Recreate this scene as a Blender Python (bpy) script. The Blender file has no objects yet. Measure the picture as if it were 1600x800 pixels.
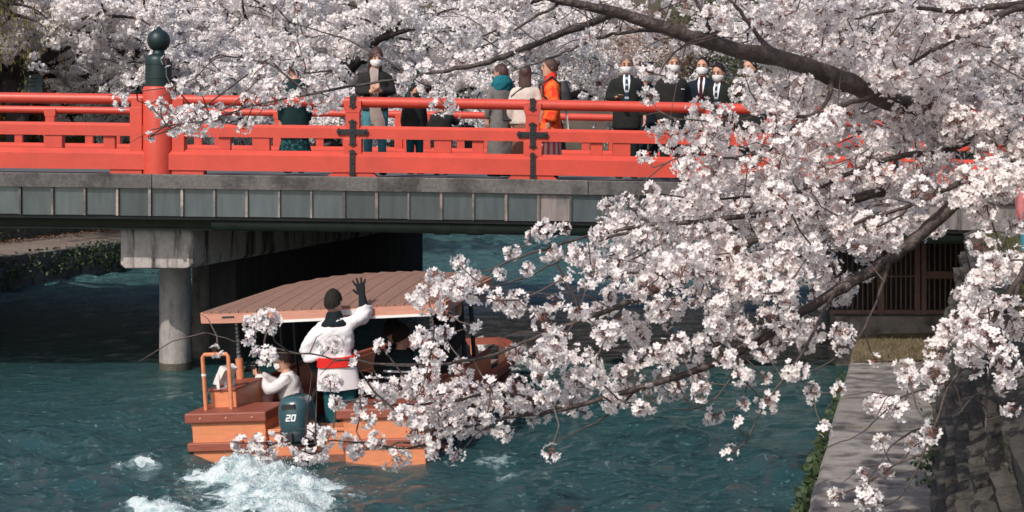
import bpy, bmesh, math, random
import numpy as np
from mathutils import Vector, Matrix, Euler

random.seed(11); RNG = np.random.default_rng(11)
SC = bpy.context.scene
COL = SC.collection
PI = math.pi
R = math.radians

# ------------------------------------------------------------------ camera
F = 2242.0; EYE = 3.3; HY = 217.0          # focal length in photo pixels, eye height over the water, horizon row
cam = bpy.data.cameras.new('camera'); camo = bpy.data.objects.new('camera', cam); COL.objects.link(camo)
cam.sensor_width = 36.0; cam.lens = F / 1600 * 36; cam.shift_y = -(400 - HY) / 1600
cam.clip_end = 1500; cam.clip_start = 0.05
camo.location = (0, 0, EYE); camo.rotation_euler = (PI / 2, 0, 0)
cam.dof.use_dof = True; cam.dof.focus_distance = 13.0; cam.dof.aperture_fstop = 11
SC.camera = camo
# ------------------------------------------------------------------ sky, sun, exposure
SUN_EL, SUN_AZ = R(43), R(208)              # azimuth measured clockwise from +Y: behind the camera, to its left
world = bpy.data.worlds.new('World'); SC.world = world; world.use_nodes = True
nt = world.node_tree; nt.nodes.clear()
sky = nt.nodes.new('ShaderNodeTexSky'); sky.sky_type = 'NISHITA'; sky.sun_disc = False
sky.sun_elevation = SUN_EL; sky.sun_rotation = SUN_AZ; sky.air_density = 1.0; sky.dust_density = 2.6; sky.ozone_density = 1.0
bg = nt.nodes.new('ShaderNodeBackground'); bg.inputs['Strength'].default_value = 0.14
wo = nt.nodes.new('ShaderNodeOutputWorld')
nt.links.new(sky.outputs[0], bg.inputs[0]); nt.links.new(bg.outputs[0], wo.inputs[0])
sun = bpy.data.lights.new('sun', 'SUN'); suno = bpy.data.objects.new('sun', sun); COL.objects.link(suno)
sun.energy = 3.2; sun.angle = R(0.6); sun.color = (1.0, 0.94, 0.86)
TOSUN = Vector((math.sin(SUN_AZ) * math.cos(SUN_EL), math.cos(SUN_AZ) * math.cos(SUN_EL), math.sin(SUN_EL)))
suno.rotation_euler = TOSUN.to_track_quat('Z', 'Y').to_euler(); suno.location = (-8, -15, 20)
SC.view_settings.view_transform = 'Standard'; SC.view_settings.look = 'None'
SC.view_settings.exposure = 0.0; SC.view_settings.gamma = 1.0
SC.render.engine = 'CYCLES'
SC.cycles.use_denoising = True
SC.cycles.max_bounces = 8; SC.cycles.transparent_max_bounces = 8

def at(px, py, Y):                          # a photo pixel seen at depth Y
    return Vector(((px - 800) * Y / F, Y, EYE - (py - HY) * Y / F))

# ------------------------------------------------------------------ materials
MATS = {}
def mat(name, col, rough=0.6, var=0.12, scale=6.0, bump=0.0, bscale=None, metal=0.0, spec=0.5, stretch=(1, 1, 1),
        col2=None, c2=(0.5, 0.7), c2scale=2.0, trans=0.0, objvar=0.0, detail=6, c2stretch=None, coat=0.0):
    m = bpy.data.materials.new(name); m.use_nodes = True; MATS[name] = m
    t = m.node_tree; N = t.nodes; L = t.links
    b = N['Principled BSDF']; out = N['Material Output']
    b.inputs['Roughness'].default_value = rough; b.inputs['Metallic'].default_value = metal
    b.inputs['Specular IOR Level'].default_value = spec; b.inputs['Coat Weight'].default_value = coat
    tc = N.new('ShaderNodeTexCoord'); mp = N.new('ShaderNodeMapping'); mp.inputs['Scale'].default_value = stretch
    L.new(tc.outputs['Object'], mp.inputs['Vector'])
    nz = N.new('ShaderNodeTexNoise'); nz.inputs['Scale'].default_value = scale; nz.inputs['Detail'].default_value = detail
    nz.inputs['Roughness'].default_value = 0.6
    L.new(mp.outputs[0], nz.inputs['Vector'])
    mr = N.new('ShaderNodeMapRange'); mr.inputs['From Min'].default_value = 0.25; mr.inputs['From Max'].default_value = 0.75
    mr.inputs['To Min'].default_value = 1 - var; mr.inputs['To Max'].default_value = 1 + var
    L.new(nz.outputs['Fac'], mr.inputs['Value'])
    cur = None
    base = N.new('ShaderNodeRGB'); base.outputs[0].default_value = (*col, 1); cur = base.outputs[0]
    if col2 is not None:
        n2 = N.new('ShaderNodeTexNoise'); n2.inputs['Scale'].default_value = c2scale; n2.inputs['Detail'].default_value = 8
        n2.inputs['Roughness'].default_value = 0.65
        mp2 = N.new('ShaderNodeMapping'); mp2.inputs['Scale'].default_value = c2stretch or (1, 1, 1); mp2.inputs['Location'].default_value = (3.1, 7.7, 1.3)
        L.new(tc.outputs['Object'], mp2.inputs[0]); L.new(mp2.outputs[0], n2.inputs['Vector'])
        r2 = N.new('ShaderNodeMapRange'); r2.inputs['From Min'].default_value = c2[0]; r2.inputs['From Max'].default_value = c2[1]
        L.new(n2.outputs['Fac'], r2.inputs['Value'])
        mx = N.new('ShaderNodeMix'); mx.data_type = 'RGBA'; mx.inputs[7].default_value = (*col2, 1)
        L.new(r2.outputs[0], mx.inputs[0]); L.new(cur, mx.inputs[6]); cur = mx.outputs[2]
    fac = mr.outputs[0]
    if objvar:
        oi = N.new('ShaderNodeObjectInfo'); om = N.new('ShaderNodeMapRange')
        om.inputs['To Min'].default_value = 1 - objvar; om.inputs['To Max'].default_value = 1 + objvar
        L.new(oi.outputs['Random'], om.inputs['Value'])
        mu = N.new('ShaderNodeMath'); mu.operation = 'MULTIPLY'; L.new(fac, mu.inputs[0]); L.new(om.outputs[0], mu.inputs[1]); fac = mu.outputs[0]
    vm = N.new('ShaderNodeVectorMath'); vm.operation = 'SCALE'; L.new(cur, vm.inputs[0]); L.new(fac, vm.inputs['Scale'])
    L.new(vm.outputs[0], b.inputs['Base Color'])
    if bump:
        bn = N.new('ShaderNodeTexNoise'); bn.inputs['Scale'].default_value = bscale or scale * 3; bn.inputs['Detail'].default_value = 6
        L.new(mp.outputs[0], bn.inputs['Vector'])
        bp = N.new('ShaderNodeBump'); bp.inputs['Strength'].default_value = bump; bp.inputs['Distance'].default_value = 0.02
        L.new(bn.outputs['Fac'], bp.inputs['Height']); L.new(bp.outputs[0], b.inputs['Normal'])
    if trans:
        tr = N.new('ShaderNodeBsdfTranslucent'); L.new(vm.outputs[0], tr.inputs['Color'])
        ms = N.new('ShaderNodeMixShader'); ms.inputs[0].default_value = trans
        L.new(b.outputs[0], ms.inputs[1]); L.new(tr.outputs[0], ms.inputs[2]); L.new(ms.outputs[0], out.inputs['Surface'])
    return m

def petal_mat(name, col, trans, isl=0.10, tint=(0.80, 0.62, 0.64)):
    m = bpy.data.materials.new(name); m.use_nodes = True; MATS[name] = m
    t = m.node_tree; N = t.nodes; L = t.links; b = N['Principled BSDF']; out = N['Material Output']
    b.inputs['Roughness'].default_value = 0.75; b.inputs['Specular IOR Level'].default_value = 0.15
    g = N.new('ShaderNodeNewGeometry')
    mx = N.new('ShaderNodeMix'); mx.data_type = 'RGBA'; mx.inputs[6].default_value = (*col, 1); mx.inputs[7].default_value = (*tint, 1)
    pw = N.new('ShaderNodeMath'); pw.operation = 'POWER'; pw.inputs[1].default_value = 2.5
    L.new(g.outputs['Random Per Island'], pw.inputs[0]); L.new(pw.outputs[0], mx.inputs[0])
    L.new(mx.outputs[2], b.inputs['Base Color'])
    tr = N.new('ShaderNodeBsdfTranslucent'); L.new(mx.outputs[2], tr.inputs['Color'])
    ms = N.new('ShaderNodeMixShader'); ms.inputs[0].default_value = trans
    L.new(b.outputs[0], ms.inputs[1]); L.new(tr.outputs[0], ms.inputs[2]); L.new(ms.outputs[0], out.inputs['Surface'])
    return m

mat('red_paint', (0.58, 0.066, 0.040), rough=0.45, var=0.12, scale=4, bump=0.12, bscale=30, col2=(0.49, 0.062, 0.045), c2=(0.5, 0.75), c2scale=1.7)
mat('finial_bronze', (0.016, 0.034, 0.034), rough=0.45, var=0.25, scale=12, metal=0.25, bump=0.1)
mat('iron_fitting', (0.022, 0.022, 0.024), rough=0.5, var=0.3, scale=40, metal=0.3, bump=0.3, bscale=60)
mat('kerb_concrete', (0.125, 0.115, 0.11), rough=0.9, var=0.35, scale=26, bump=0.5, bscale=60, col2=(0.05, 0.047, 0.045), c2=(0.48, 0.62), c2scale=1.5, objvar=0.12)
mat('deck_asphalt', (0.10, 0.10, 0.105), rough=0.9, var=0.2, scale=50, bump=0.3)
mat('panel_steel', (0.125, 0.150, 0.158), rough=0.30, var=0.22, scale=3, metal=0.6, stretch=(4, 4, 0.7), objvar=0.22, bump=0.05, bscale=3,
    col2=(0.19, 0.165, 0.155), c2=(0.60, 0.78), c2scale=1.3, c2stretch=(1.6, 1, 0.5))
mat('panel_pale', (0.30, 0.25, 0.235), rough=0.45, var=0.3, scale=3, metal=0.35, stretch=(5, 5, 0.7), col2=(0.12, 0.13, 0.135), c2=(0.45, 0.62), c2scale=2.2, c2stretch=(2, 1, 0.5))
mat('seam_steel', (0.16, 0.15, 0.14), rough=0.5, var=0.4, scale=20, metal=0.5, objvar=0.5, col2=(0.40, 0.30, 0.26), c2=(0.5, 0.6), c2scale=1.2)
mat('girder_green', (0.030, 0.045, 0.032), rough=0.6, var=0.3, scale=5, bump=0.1)
mat('pier_concrete', (0.44, 0.39, 0.365), rough=0.9, var=0.22, scale=10, bump=0.5, bscale=35, col2=(0.075, 0.066, 0.062), c2=(0.50, 0.60), c2scale=1.6, c2stretch=(2.4, 2.4, 0.35))
mat('column_concrete', (0.33, 0.30, 0.285), rough=0.9, var=0.2, scale=9, bump=0.5, bscale=40, col2=(0.16, 0.14, 0.13), c2=(0.5, 0.75), c2scale=3, c2stretch=(2, 2, 0.5))
mat('wall_concrete', (0.10, 0.095, 0.09), rough=0.95, var=0.3, scale=5, bump=0.5, bscale=20)
mat('walk_concrete', (0.27, 0.245, 0.225), rough=0.92, var=0.22, scale=9, bump=0.45, bscale=30, col2=(0.12, 0.105, 0.09), c2=(0.47, 0.62), c2scale=2.3, c2stretch=(1, 1.5, 1), objvar=0.10)
mat('retaining_stone', (0.075, 0.066, 0.057), rough=0.95, var=0.6, scale=7, bump=1.0, bscale=16, col2=(0.035, 0.04, 0.025), c2=(0.5, 0.62), c2scale=3)
mat('bank_stone', (0.10, 0.093, 0.088), rough=0.95, var=0.35, scale=7, bump=0.9, bscale=14, objvar=0.45, col2=(0.035, 0.042, 0.02), c2=(0.52, 0.66), c2scale=4)
mat('bank_mortar', (0.04, 0.038, 0.034), rough=1.0, var=0.4, scale=8, bump=0.6)
mat('bank_path', (0.21, 0.165, 0.14), rough=0.95, var=0.3, scale=12, bump=0.4, col2=(0.12, 0.09, 0.07), c2=(0.5, 0.7), c2scale=3)
mat('soil', (0.075, 0.062, 0.045), rough=1, var=0.4, scale=3, bump=0.6, col2=(0.06, 0.07, 0.03), c2=(0.45, 0.6), c2scale=1.1)
mat('dry_turf', (0.19, 0.145, 0.09), rough=1, var=0.35, scale=18, bump=0.7, col2=(0.09, 0.085, 0.035), c2=(0.45, 0.65), c2scale=6)
mat('grass_blade', (0.10, 0.105, 0.035), rough=0.8, var=0.4, scale=3, trans=0.25)
mat('ivy_leaf', (0.045, 0.07, 0.022), rough=0.6, var=0.5, scale=9, trans=0.2)
mat('fallen_leaf', (0.24, 0.12, 0.065), rough=0.9, var=0.4, scale=9, objvar=0.3)
mat('gate_steel', (0.27, 0.165, 0.14), rough=0.65, var=0.3, scale=12, bump=0.2, metal=0.1)
mat('hill_ground', (0.085, 0.06, 0.045), rough=1, var=0.5, scale=0.5, bump=0.5, col2=(0.05, 0.055, 0.028), c2=(0.42, 0.6), c2scale=0.13)
mat('boat_orange', (0.64, 0.225, 0.105), rough=0.5, var=0.16, col2=(0.42, 0.14, 0.07), c2=(0.55, 0.8), c2scale=3, scale=5, stretch=(1, 6, 6), bump=0.15, bscale=14, coat=0.1)
mat('boat_brown', (0.27, 0.075, 0.047), rough=0.5, var=0.16, scale=6, stretch=(1, 5, 5), bump=0.15, objvar=0.1)
mat('boat_side', (0.20, 0.085, 0.056), rough=0.55, var=0.2, scale=5, stretch=(5, 1, 5), bump=0.2)
mat('roof_board', (0.26, 0.145, 0.105), rough=0.8, var=0.28, scale=16, stretch=(3, 2, 3), bump=0.7, bscale=40, objvar=0.06)
mat('roof_fascia', (0.52, 0.24, 0.17), rough=0.6, var=0.18, scale=6, stretch=(1, 6, 6), bump=0.15)
mat('deck_board', (0.20, 0.165, 0.15), rough=0.8, var=0.22, scale=8, stretch=(6, 1, 6), bump=0.35, objvar=0.15)
mat('white_paint', (0.74, 0.72, 0.69), rough=0.5, var=0.06, scale=8)
mat('dark_metal', (0.022, 0.024, 0.026), rough=0.4, var=0.3, scale=12, metal=0.4)
mat('steel_pole', (0.36, 0.36, 0.36), rough=0.35, var=0.2, scale=20, metal=0.7)
mat('motor_teal', (0.035, 0.085, 0.10), rough=0.25, var=0.12, scale=3, coat=0.5)
mat('motor_dark', (0.02, 0.032, 0.036), rough=0.4, var=0.1, scale=4)
mat('decal_white', (0.80, 0.80, 0.80), rough=0.4, var=0.02)
mat('black_rubber', (0.018, 0.018, 0.02), rough=0.6, var=0.2)
mat('bark', (0.055, 0.039, 0.033), rough=0.5, var=0.5, scale=14, bump=0.9, bscale=30, stretch=(1, 1, 1), col2=(0.15, 0.12, 0.105), c2=(0.55, 0.72), c2scale=9)
mat('twig_bark', (0.085, 0.058, 0.05), rough=0.7, var=0.4, scale=20)
mat('far_bark', (0.045, 0.033, 0.03), rough=0.85, var=0.4, scale=4, bump=0.5)
mat('pedicel', (0.20, 0.065, 0.045), rough=0.7, var=0.3, scale=20)
mat('flower_heart', (0.36, 0.11, 0.10), rough=0.7, var=0.4, scale=30)
petal_mat('petal', (0.96, 0.925, 0.91), 0.38, tint=(0.93, 0.83, 0.815))
petal_mat('far_petal', (0.96, 0.92, 0.905), 0.40, tint=(0.91, 0.83, 0.81))
mat('willow_leaf', (0.20, 0.165, 0.06), rough=0.8, var=0.4, scale=1.2, trans=0.3, objvar=0.1)
mat('brown_twigs', (0.24, 0.13, 0.085), rough=0.9, var=0.35, scale=1.5)
mat('dark_evergreen', (0.04, 0.05, 0.022), rough=0.9, var=0.5, scale=0.8, trans=0.15)
mat('amber_leaf', (0.36, 0.20, 0.05), rough=0.8, var=0.3, scale=2, trans=0.3)
mat('sign_blue', (0.38, 0.55, 0.60), rough=0.6, var=0.15, scale=5)
mat('timber_post', (0.075, 0.06, 0.052), rough=0.9, var=0.3, scale=8, bump=0.4)
# clothing and people
def cloth(name, col, var=0.12, **k): return mat(name, col, rough=0.9, var=var, scale=14, bump=0.25, bscale=70, spec=0.2, **k)
mat('skin', (0.55, 0.30, 0.215), rough=0.55, var=0.06, scale=8, spec=0.35)
mat('hair_black', (0.020, 0.015, 0.013), rough=0.75, spec=0.25, var=0.6, scale=40, stretch=(3, 3, 0.5), bump=0.4, bscale=50)
mat('hair_brown', (0.060, 0.024, 0.018), rough=0.45, var=0.4, scale=40, stretch=(3, 3, 0.4), bump=0.5, bscale=50)
mat('hair_stubble', (0.13, 0.095, 0.085), rough=0.8, var=0.15, scale=60)
cloth('mask_white', (0.80, 0.79, 0.78)); cloth('mask_black', (0.02, 0.02, 0.022))
cloth('suit_black', (0.017, 0.019, 0.018)); cloth('coat_black', (0.022, 0.022, 0.022)); cloth('navy', (0.012, 0.018, 0.03))
cloth('shirt_white', (0.74, 0.77, 0.79)); cloth('tie_navy', (0.02, 0.035, 0.06)); cloth('tie_stripe', (0.35, 0.40, 0.45)); cloth('tie_maroon', (0.06, 0.012, 0.018))
cloth('jeans_blue', (0.075, 0.25, 0.29), var=0.25); cloth('trouser_teal', (0.012, 0.085, 0.10)); cloth('trouser_black', (0.018, 0.018, 0.02))
cloth('dark_green_coat', (0.010, 0.028, 0.030)); cloth('teal_skirt', (0.015, 0.13, 0.13), col2=(0.01, 0.02, 0.025), c2=(0.45, 0.5), c2scale=25)
cloth('grey_coat', (0.16, 0.15, 0.145), var=0.2); cloth('cream_knit', (0.60, 0.52, 0.46)); cloth('brown_skirt', (0.22, 0.105, 0.075))
cloth('orange_silk', (0.82, 0.15, 0.03), col2=(0.80, 0.04, 0.025), c2=(0.48, 0.56), c2scale=9); cloth('red_collar', (0.75, 0.04, 0.025))
cloth('stripe_pink', (0.62, 0.10, 0.12)); cloth('stripe_pale', (0.75, 0.60, 0.58)); cloth('scarf_beige', (0.33, 0.27, 0.245), var=0.25)
cloth('teal_scarf', (0.012, 0.13, 0.17)); cloth('happi_white', (0.74, 0.70, 0.71), var=0.05); cloth('sash_red', (0.62, 0.025, 0.02))
cloth('hood_black', (0.010, 0.016, 0.020)); cloth('glove_black', (0.012, 0.014, 0.016)); cloth('pink_shirt', (0.52, 0.18, 0.18))
cloth('stripe_dark', (0.012, 0.022, 0.026)); cloth('crest_pale', (0.66, 0.61, 0.62)); cloth('pink_cloth', (0.70, 0.38, 0.34))
mat('kimono_lining', (0.72, 0.66, 0.6), rough=0.8)

# ------------------------------------------------------------------ mesh helpers
class MB:
    def __init__(s): s.v = []; s.f = []; s.m = []
    def add(s, vs, fs, mi=0):
        o = len(s.v); s.v.extend([tuple(v) for v in vs]); s.f.extend([tuple(i + o for i in f) for f in fs]); s.m.extend([mi] * len(fs)); return s
    def box(s, x0, x1, y0, y1, z0, z1, mi=0):
        v = [(x, y, z) for z in (z0, z1) for y in (y0, y1) for x in (x0, x1)]
        return s.add(v, [(0, 2, 3, 1), (4, 5, 7, 6), (0, 1, 5, 4), (2, 6, 7, 3), (0, 4, 6, 2), (1, 3, 7, 5)], mi)
    def prism(s, poly, a0, a1, axis='x', mi=0, sub=1):
        """extrude a 2-D polygon; axis x: poly in (y,z); axis y: poly in (x,z); axis z: poly in (x,y)"""
        n = len(poly); vs = []
        for k in range(sub + 1):
            a = a0 + (a1 - a0) * k / sub
            for p, q in poly:
                vs.append((a, p, q) if axis == 'x' else (p, a, q) if axis == 'y' else (p, q, a))
        fs = [tuple(range(n))[::-1], tuple(range(sub * n, sub * n + n))]
        for k in range(sub):
            for i in range(n):
                j = (i + 1) % n; fs.append((k * n + i, k * n + j, k * n + n + j, k * n + n + i))
        return s.add(vs, fs, mi)
    def tube(s, pts, rad, n=8, mi=0, caps=True):
        pts = [Vector(p) for p in pts]; rad = [rad] * len(pts) if isinstance(rad, (int, float)) else rad
        vs = []; prev = None
        for i, p in enumerate(pts):
            a = pts[max(i - 1, 0)]; b = pts[min(i + 1, len(pts) - 1)]; t = (b - a)
            t = t.normalized() if t.length > 1e-9 else Vector((0, 0, 1))
            if prev is None:
                u = t.cross(Vector((0, 0, 1)))
                if u.length < 0.05: u = t.cross(Vector((0, 1, 0)))
            else: u = prev - t * prev.dot(t)
            u.normalize(); prev = u; w = t.cross(u)
            for k in range(n):
                an = 2 * PI * k / n; vs.append(p + (u * math.cos(an) + w * math.sin(an)) * rad[i])
        fs = []
        for i in range(len(pts) - 1):
            for k in range(n):
                l = (k + 1) % n; fs.append((i * n + k, i * n + l, i * n + n + l, i * n + n + k))
        if caps: fs += [tuple(range(n))[::-1], tuple(range(len(vs) - n, len(vs)))]
        return s.add(vs, fs, mi)
    def lathe(s, prof, c=(0, 0, 0), n=20, mi=0, sx=1, sy=1):
        vs = []; m = len(prof)
        for r, z in prof:
            for k in range(n):
                a = 2 * PI * k / n; vs.append((c[0] + r * sx * math.cos(a), c[1] + r * sy * math.sin(a), c[2] + z))
        fs = [(i * n + k, i * n + (k + 1) % n, i * n + n + (k + 1) % n, i * n + n + k) for i in range(m - 1) for k in range(n)]
        fs += [tuple(range(n))[::-1], tuple(range((m - 1) * n, m * n))]
        return s.add(vs, fs, mi)
    def ell(s, c, r, n=12, m=8, mi=0):
        prof = [(max(0.02, math.sin(PI * (i + .0) / m)) , -math.cos(PI * i / m)) for i in range(m + 1)]
        vs = []; c = Vector(c)
        for a, z in prof:
            for k in range(n):
                t = 2 * PI * k / n; vs.append((c.x + r[0] * a * math.cos(t), c.y + r[1] * a * math.sin(t), c.z + r[2] * z))
        fs = [(i * n + k, i * n + (k + 1) % n, i * n + n + (k + 1) % n, i * n + n + k) for i in range(m) for k in range(n)]
        fs += [tuple(range(n))[::-1], tuple(range(m * n, m * n + n))]
        return s.add(vs, fs, mi)
    def rings(s, rs, n=14, mi=0, power=2.0, closed=True):
        """loft of elliptical rings (centre, axis_u, axis_v)"""
        vs = []
        for c, u, v in rs:
            c = Vector(c); u = Vector(u); v = Vector(v)
            for k in range(n):
                a = 2 * PI * k / n; ca, sa = math.cos(a), math.sin(a)
                e = 2 / power
                vs.append(c + u * (math.copysign(abs(ca) ** e, ca)) + v * (math.copysign(abs(sa) ** e, sa)))
        m = len(rs)
        fs = [(i * n + k, i * n + (k + 1) % n, i * n + n + (k + 1) % n, i * n + n + k) for i in range(m - 1) for k in range(n)]
        if closed: fs += [tuple(range(n))[::-1], tuple(range((m - 1) * n, m * n))]
        return s.add(vs, fs, mi)
    def warp(s, fn):
        s.v = [tuple(fn(*v)) for v in s.v]; return s
    def build(s, name, m, parent=None, smooth=None, bevel=0.0, shift=None, fixn=True):
        me = bpy.data.meshes.new(name)
        off = Vector(shift) if shift is not None else Vector((0, 0, 0))
        me.from_pydata([(v[0] - off.x, v[1] - off.y, v[2] - off.z) for v in s.v], [], s.f)
        if fixn:
            b = bmesh.new(); b.from_mesh(me); bmesh.ops.recalc_face_normals(b, faces=b.faces); b.to_mesh(me); b.free()
        ms = m if isinstance(m, (list, tuple)) else [m]
        for x in ms: me.materials.append(MATS[x])
        if len(ms) > 1: me.polygons.foreach_set('material_index', s.m)
        return link(name, me, parent, smooth, bevel)

def link(name, me, parent=None, smooth=None, bevel=0.0):
    o = bpy.data.objects.new(name, me); COL.objects.link(o)
    if smooth is not None and len(me.polygons):
        me.polygons.foreach_set('use_smooth', [True] * len(me.polygons))
        if smooth < 179: me.set_sharp_from_angle(angle=R(smooth))
    if bevel:
        b = o.modifiers.new('bevel', 'BEVEL'); b.width = bevel; b.segments = 2; b.limit_method = 'ANGLE'; b.angle_limit = R(50)
    if parent is not None: o.parent = parent
    return o

def tag(o, label, cat, group=None):
    o['label'] = label; o['category'] = cat
    if group: o['group'] = group
    return o
def empty(name, label, cat, loc=(0, 0, 0), rot=(0, 0, 0), group=None):
    o = bpy.data.objects.new(name, None); COL.objects.link(o); o.location = loc; o.rotation_euler = rot
    o.empty_display_size = 0.2
    return tag(o, label, cat, group)
def kind(o, k, label=None):
    o['kind'] = k
    if label: o['label'] = label
    return o
def np_mesh(name, V, faces_flat, nper, m, parent=None, smooth=False, mi=None):
    """fast mesh from numpy: faces_flat int array of loops, nper verts per face (int or array)"""
    me = bpy.data.meshes.new(name)
    V = np.asarray(V, np.float32); me.vertices.add(len(V)); me.vertices.foreach_set('co', V.ravel())
    ff = np.asarray(faces_flat, np.int32).ravel(); me.loops.add(len(ff)); me.loops.foreach_set('vertex_index', ff)
    nf = len(ff) // nper if np.isscalar(nper) else len(nper)
    tot = np.full(nf, nper, np.int32) if np.isscalar(nper) else np.asarray(nper, np.int32)
    st = np.concatenate([[0], np.cumsum(tot)[:-1]]).astype(np.int32)
    me.polygons.add(nf); me.polygons.foreach_set('loop_start', st); me.polygons.foreach_set('loop_total', tot)
    for x in (m if isinstance(m, (list, tuple)) else [m]): me.materials.append(MATS[x])
    if mi is not None: me.polygons.foreach_set('material_index', np.asarray(mi, np.int32))
    if smooth: me.polygons.foreach_set('use_smooth', np.ones(nf, bool))
    me.update(); me.validate()
    return me

_perm = np.random.default_rng(5).random((256, 256))
def vnoise(x, y):
    x = np.asarray(x, float); y = np.asarray(y, float)
    xi = np.floor(x).astype(int); yi = np.floor(y).astype(int); fx = x - xi; fy = y - yi
    fx = fx * fx * (3 - 2 * fx); fy = fy * fy * (3 - 2 * fy)
    g = lambda a, b: _perm[a % 256, b % 256]
    return (g(xi, yi) * (1 - fx) + g(xi + 1, yi) * fx) * (1 - fy) + (g(xi, yi + 1) * (1 - fx) + g(xi + 1, yi + 1) * fx) * fy
def fbm(x, y, o=4):
    s = 0; a = 0.5; t = 0
    for k in range(o): s = s + a * vnoise(x * 2 ** k + 17 * k, y * 2 ** k + 31 * k); t += a; a *= 0.5
    return s / t
def sstep(a, b, x): t = np.clip((np.asarray(x, float) - a) / (b - a), 0, 1); return t * t * (3 - 2 * t)

# ------------------------------------------------------------------ river geometry (plan)
def lbank(Y): return -11.1 + 0.27 * (Y - 31.0)            # water edge of the left bank
def rwalk(Y): return 2.29 + 0.279 * (Y - 11.15)           # water edge of the right walkway
def rwall(Y): return 3.34 + 0.300 * (Y - 11.15)           # foot of the right retaining wall
WALK_Z = 0.40; UP_Z = 2.05

# ground sheet under everything, to the horizon
g = MB(); g.add([(-900, -300, -1.6), (900, -300, -1.6), (900, 1200, -1.6), (-900, 1200, -1.6)], [(0, 1, 2, 3)])
kind(g.build('ground', 'soil'), 'structure')

# ---- water: a real wave surface, calm under the bridge, broken by the wake of the boat
_w = np.random.default_rng(3)
CALM = [(2 * PI / l, _w.normal(PI / 2, 0.35), _w.random() * 6.28, a) for l, a in [(l, 0.0034 * l ** 0.8) for l in _w.uniform(0.22, 0.7, 26)]]
RUFF = [(2 * PI / l, _w.normal(PI / 2 + 0.15, 0.75), _w.random() * 6.28, a) for l, a in [(l, 0.0100 * l ** 0.8) for l in np.concatenate([_w.uniform(0.22, 0.6, 30), _w.uniform(0.6, 1.3, 12)])]]
FARW = [(2 * PI / l, _w.normal(PI / 2, 0.5), _w.random() * 6.28, 0.0105 * l) for l in _w.uniform(0.5, 1.3, 22)]
def ruffmask(x, y):
    m = np.minimum(-(y - (17.9 - 0.95 * (x - 1.5))) * 0.8, 10)                  # right arm of the wake
    r = sstep(-0.5, 0.9, (17.4 - 2.15 * (x - 1.56)) - y)
    l = sstep(-0.5, 0.9, (18.4 + 1.6 * (x + 4.1)) - y)
    return r * l
def wh(x, y):
    x = np.asarray(x, float); y = np.asarray(y, float)
    c = sum(a * np.sin(k * (np.cos(d) * x + np.sin(d) * y) + p) for k, d, p, a in CALM)
    r = sum(a * np.sin(k * (np.cos(d) * x + np.sin(d) * y) + p) for k, d, p, a in RUFF)
    m = ruffmask(x, y)
    # the two crests of the boat's wave
    s1 = (17.4 - 2.15 * (x - 1.56) - y) / 2.37; s2 = (18.4 + 1.6 * (x + 4.1) - y) / 1.9
    gate1 = sstep(-1.2, 1.0, x); gate2 = sstep(-1.5, -3.4, x)
    cr = 0.11 * np.exp(-((s1 - 0.35) / 0.28) ** 2) * gate1 * sstep(9, 12, y) + 0.09 * np.exp(-((s2 - 0.35) / 0.30) ** 2) * gate2
    far = 1 - 0.6 * sstep(45, 80, y)
    c = c + sum(a * np.sin(k * (np.cos(d) * x + np.sin(d) * y) + p) for k, d, p, a in FARW) * 1.5 * sstep(26, 30, y)
    return c * far * 1.3 + (r * 1.05 * (0.55 + 0.9 * fbm(x * 0.5, y * 0.5, 2)) * m) + cr
def foamf(x, y):
    """how foamy the surface is: churned water behind the motor, bits along the hull and crests"""
    n = fbm(x * 2.2 + 5, y * 3.0 + 3, 5); n2 = fbm(x * 6 + 11, y * 7 + 2, 4)
    P = lambda cx, cy, rx, ry: np.exp(-(((x - cx) / rx) ** 2 + ((y - cy) / ry) ** 2))
    big = 1.15 * P(-2.5, 13.9, 0.6, 0.55) + 0.85 * P(-2.4, 12.8, 0.75, 0.5) + 0.60 * P(-1.95, 13.4, 0.55, 0.6) + 0.42 * P(-3.75, 14.45, 0.34, 0.24) + .40 * P(-3.2, 12.6, .5, .35)
    sm = 0.50 * P(-0.35, 14.7, 0.55, 0.35) + 0.38 * P(0.1, 14.1, 0.5, 0.3) + 0.5 * P(-4.2, 18.2, 0.8, 0.3) + 0.42 * P(1.4, 17.0, 0.5, 0.3) + 0.5 * P(0.1, 18.6, 0.4, 0.5)
    return np.clip((big + sm) * 0.95 + (n - 0.5) * 1.25 + (n2 - 0.5) * 0.8 - 0.24, 0, 1) * sstep(0.05, 0.45, big + sm)
xs = np.unique(np.round(np.concatenate([np.linspace(-60, -12, 60), np.arange(-12, -6.5, 0.12), np.arange(-6.5, 7, 0.072), np.linspace(7, 60, 90)]), 4))
ys = np.unique(np.round(np.concatenate([np.linspace(-20, 8, 60), np.arange(8, 22, 0.072), np.arange(22, 58, 0.16), np.linspace(58, 160, 70)]), 4))
XX, YY = np.meshgrid(xs, ys)
FO = foamf(XX, YY); ZZ = wh(XX, YY)
nx, ny = len(xs), len(ys)
idx = np.arange(nx * ny).reshape(ny, nx)
Q = np.stack([idx[:-1, :-1], idx[:-1, 1:], idx[1:, 1:], idx[1:, :-1]], -1).reshape(-1, 4)
m = bpy.data.materials.new('river_water'); m.use_nodes = True; MATS['river_water'] = m
t = m.node_tree; N = t.nodes; L = t.links; b = N['Principled BSDF']
b.inputs['Roughness'].default_value = 0.06; b.inputs['IOR'].default_value = 1.8
tc = N.new('ShaderNodeTexCoord'); mp = N.new('ShaderNodeMapping'); mp.inputs['Scale'].default_value = (0.8, 2.2, 1); L.new(tc.outputs['Object'], mp.inputs[0])
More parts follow.
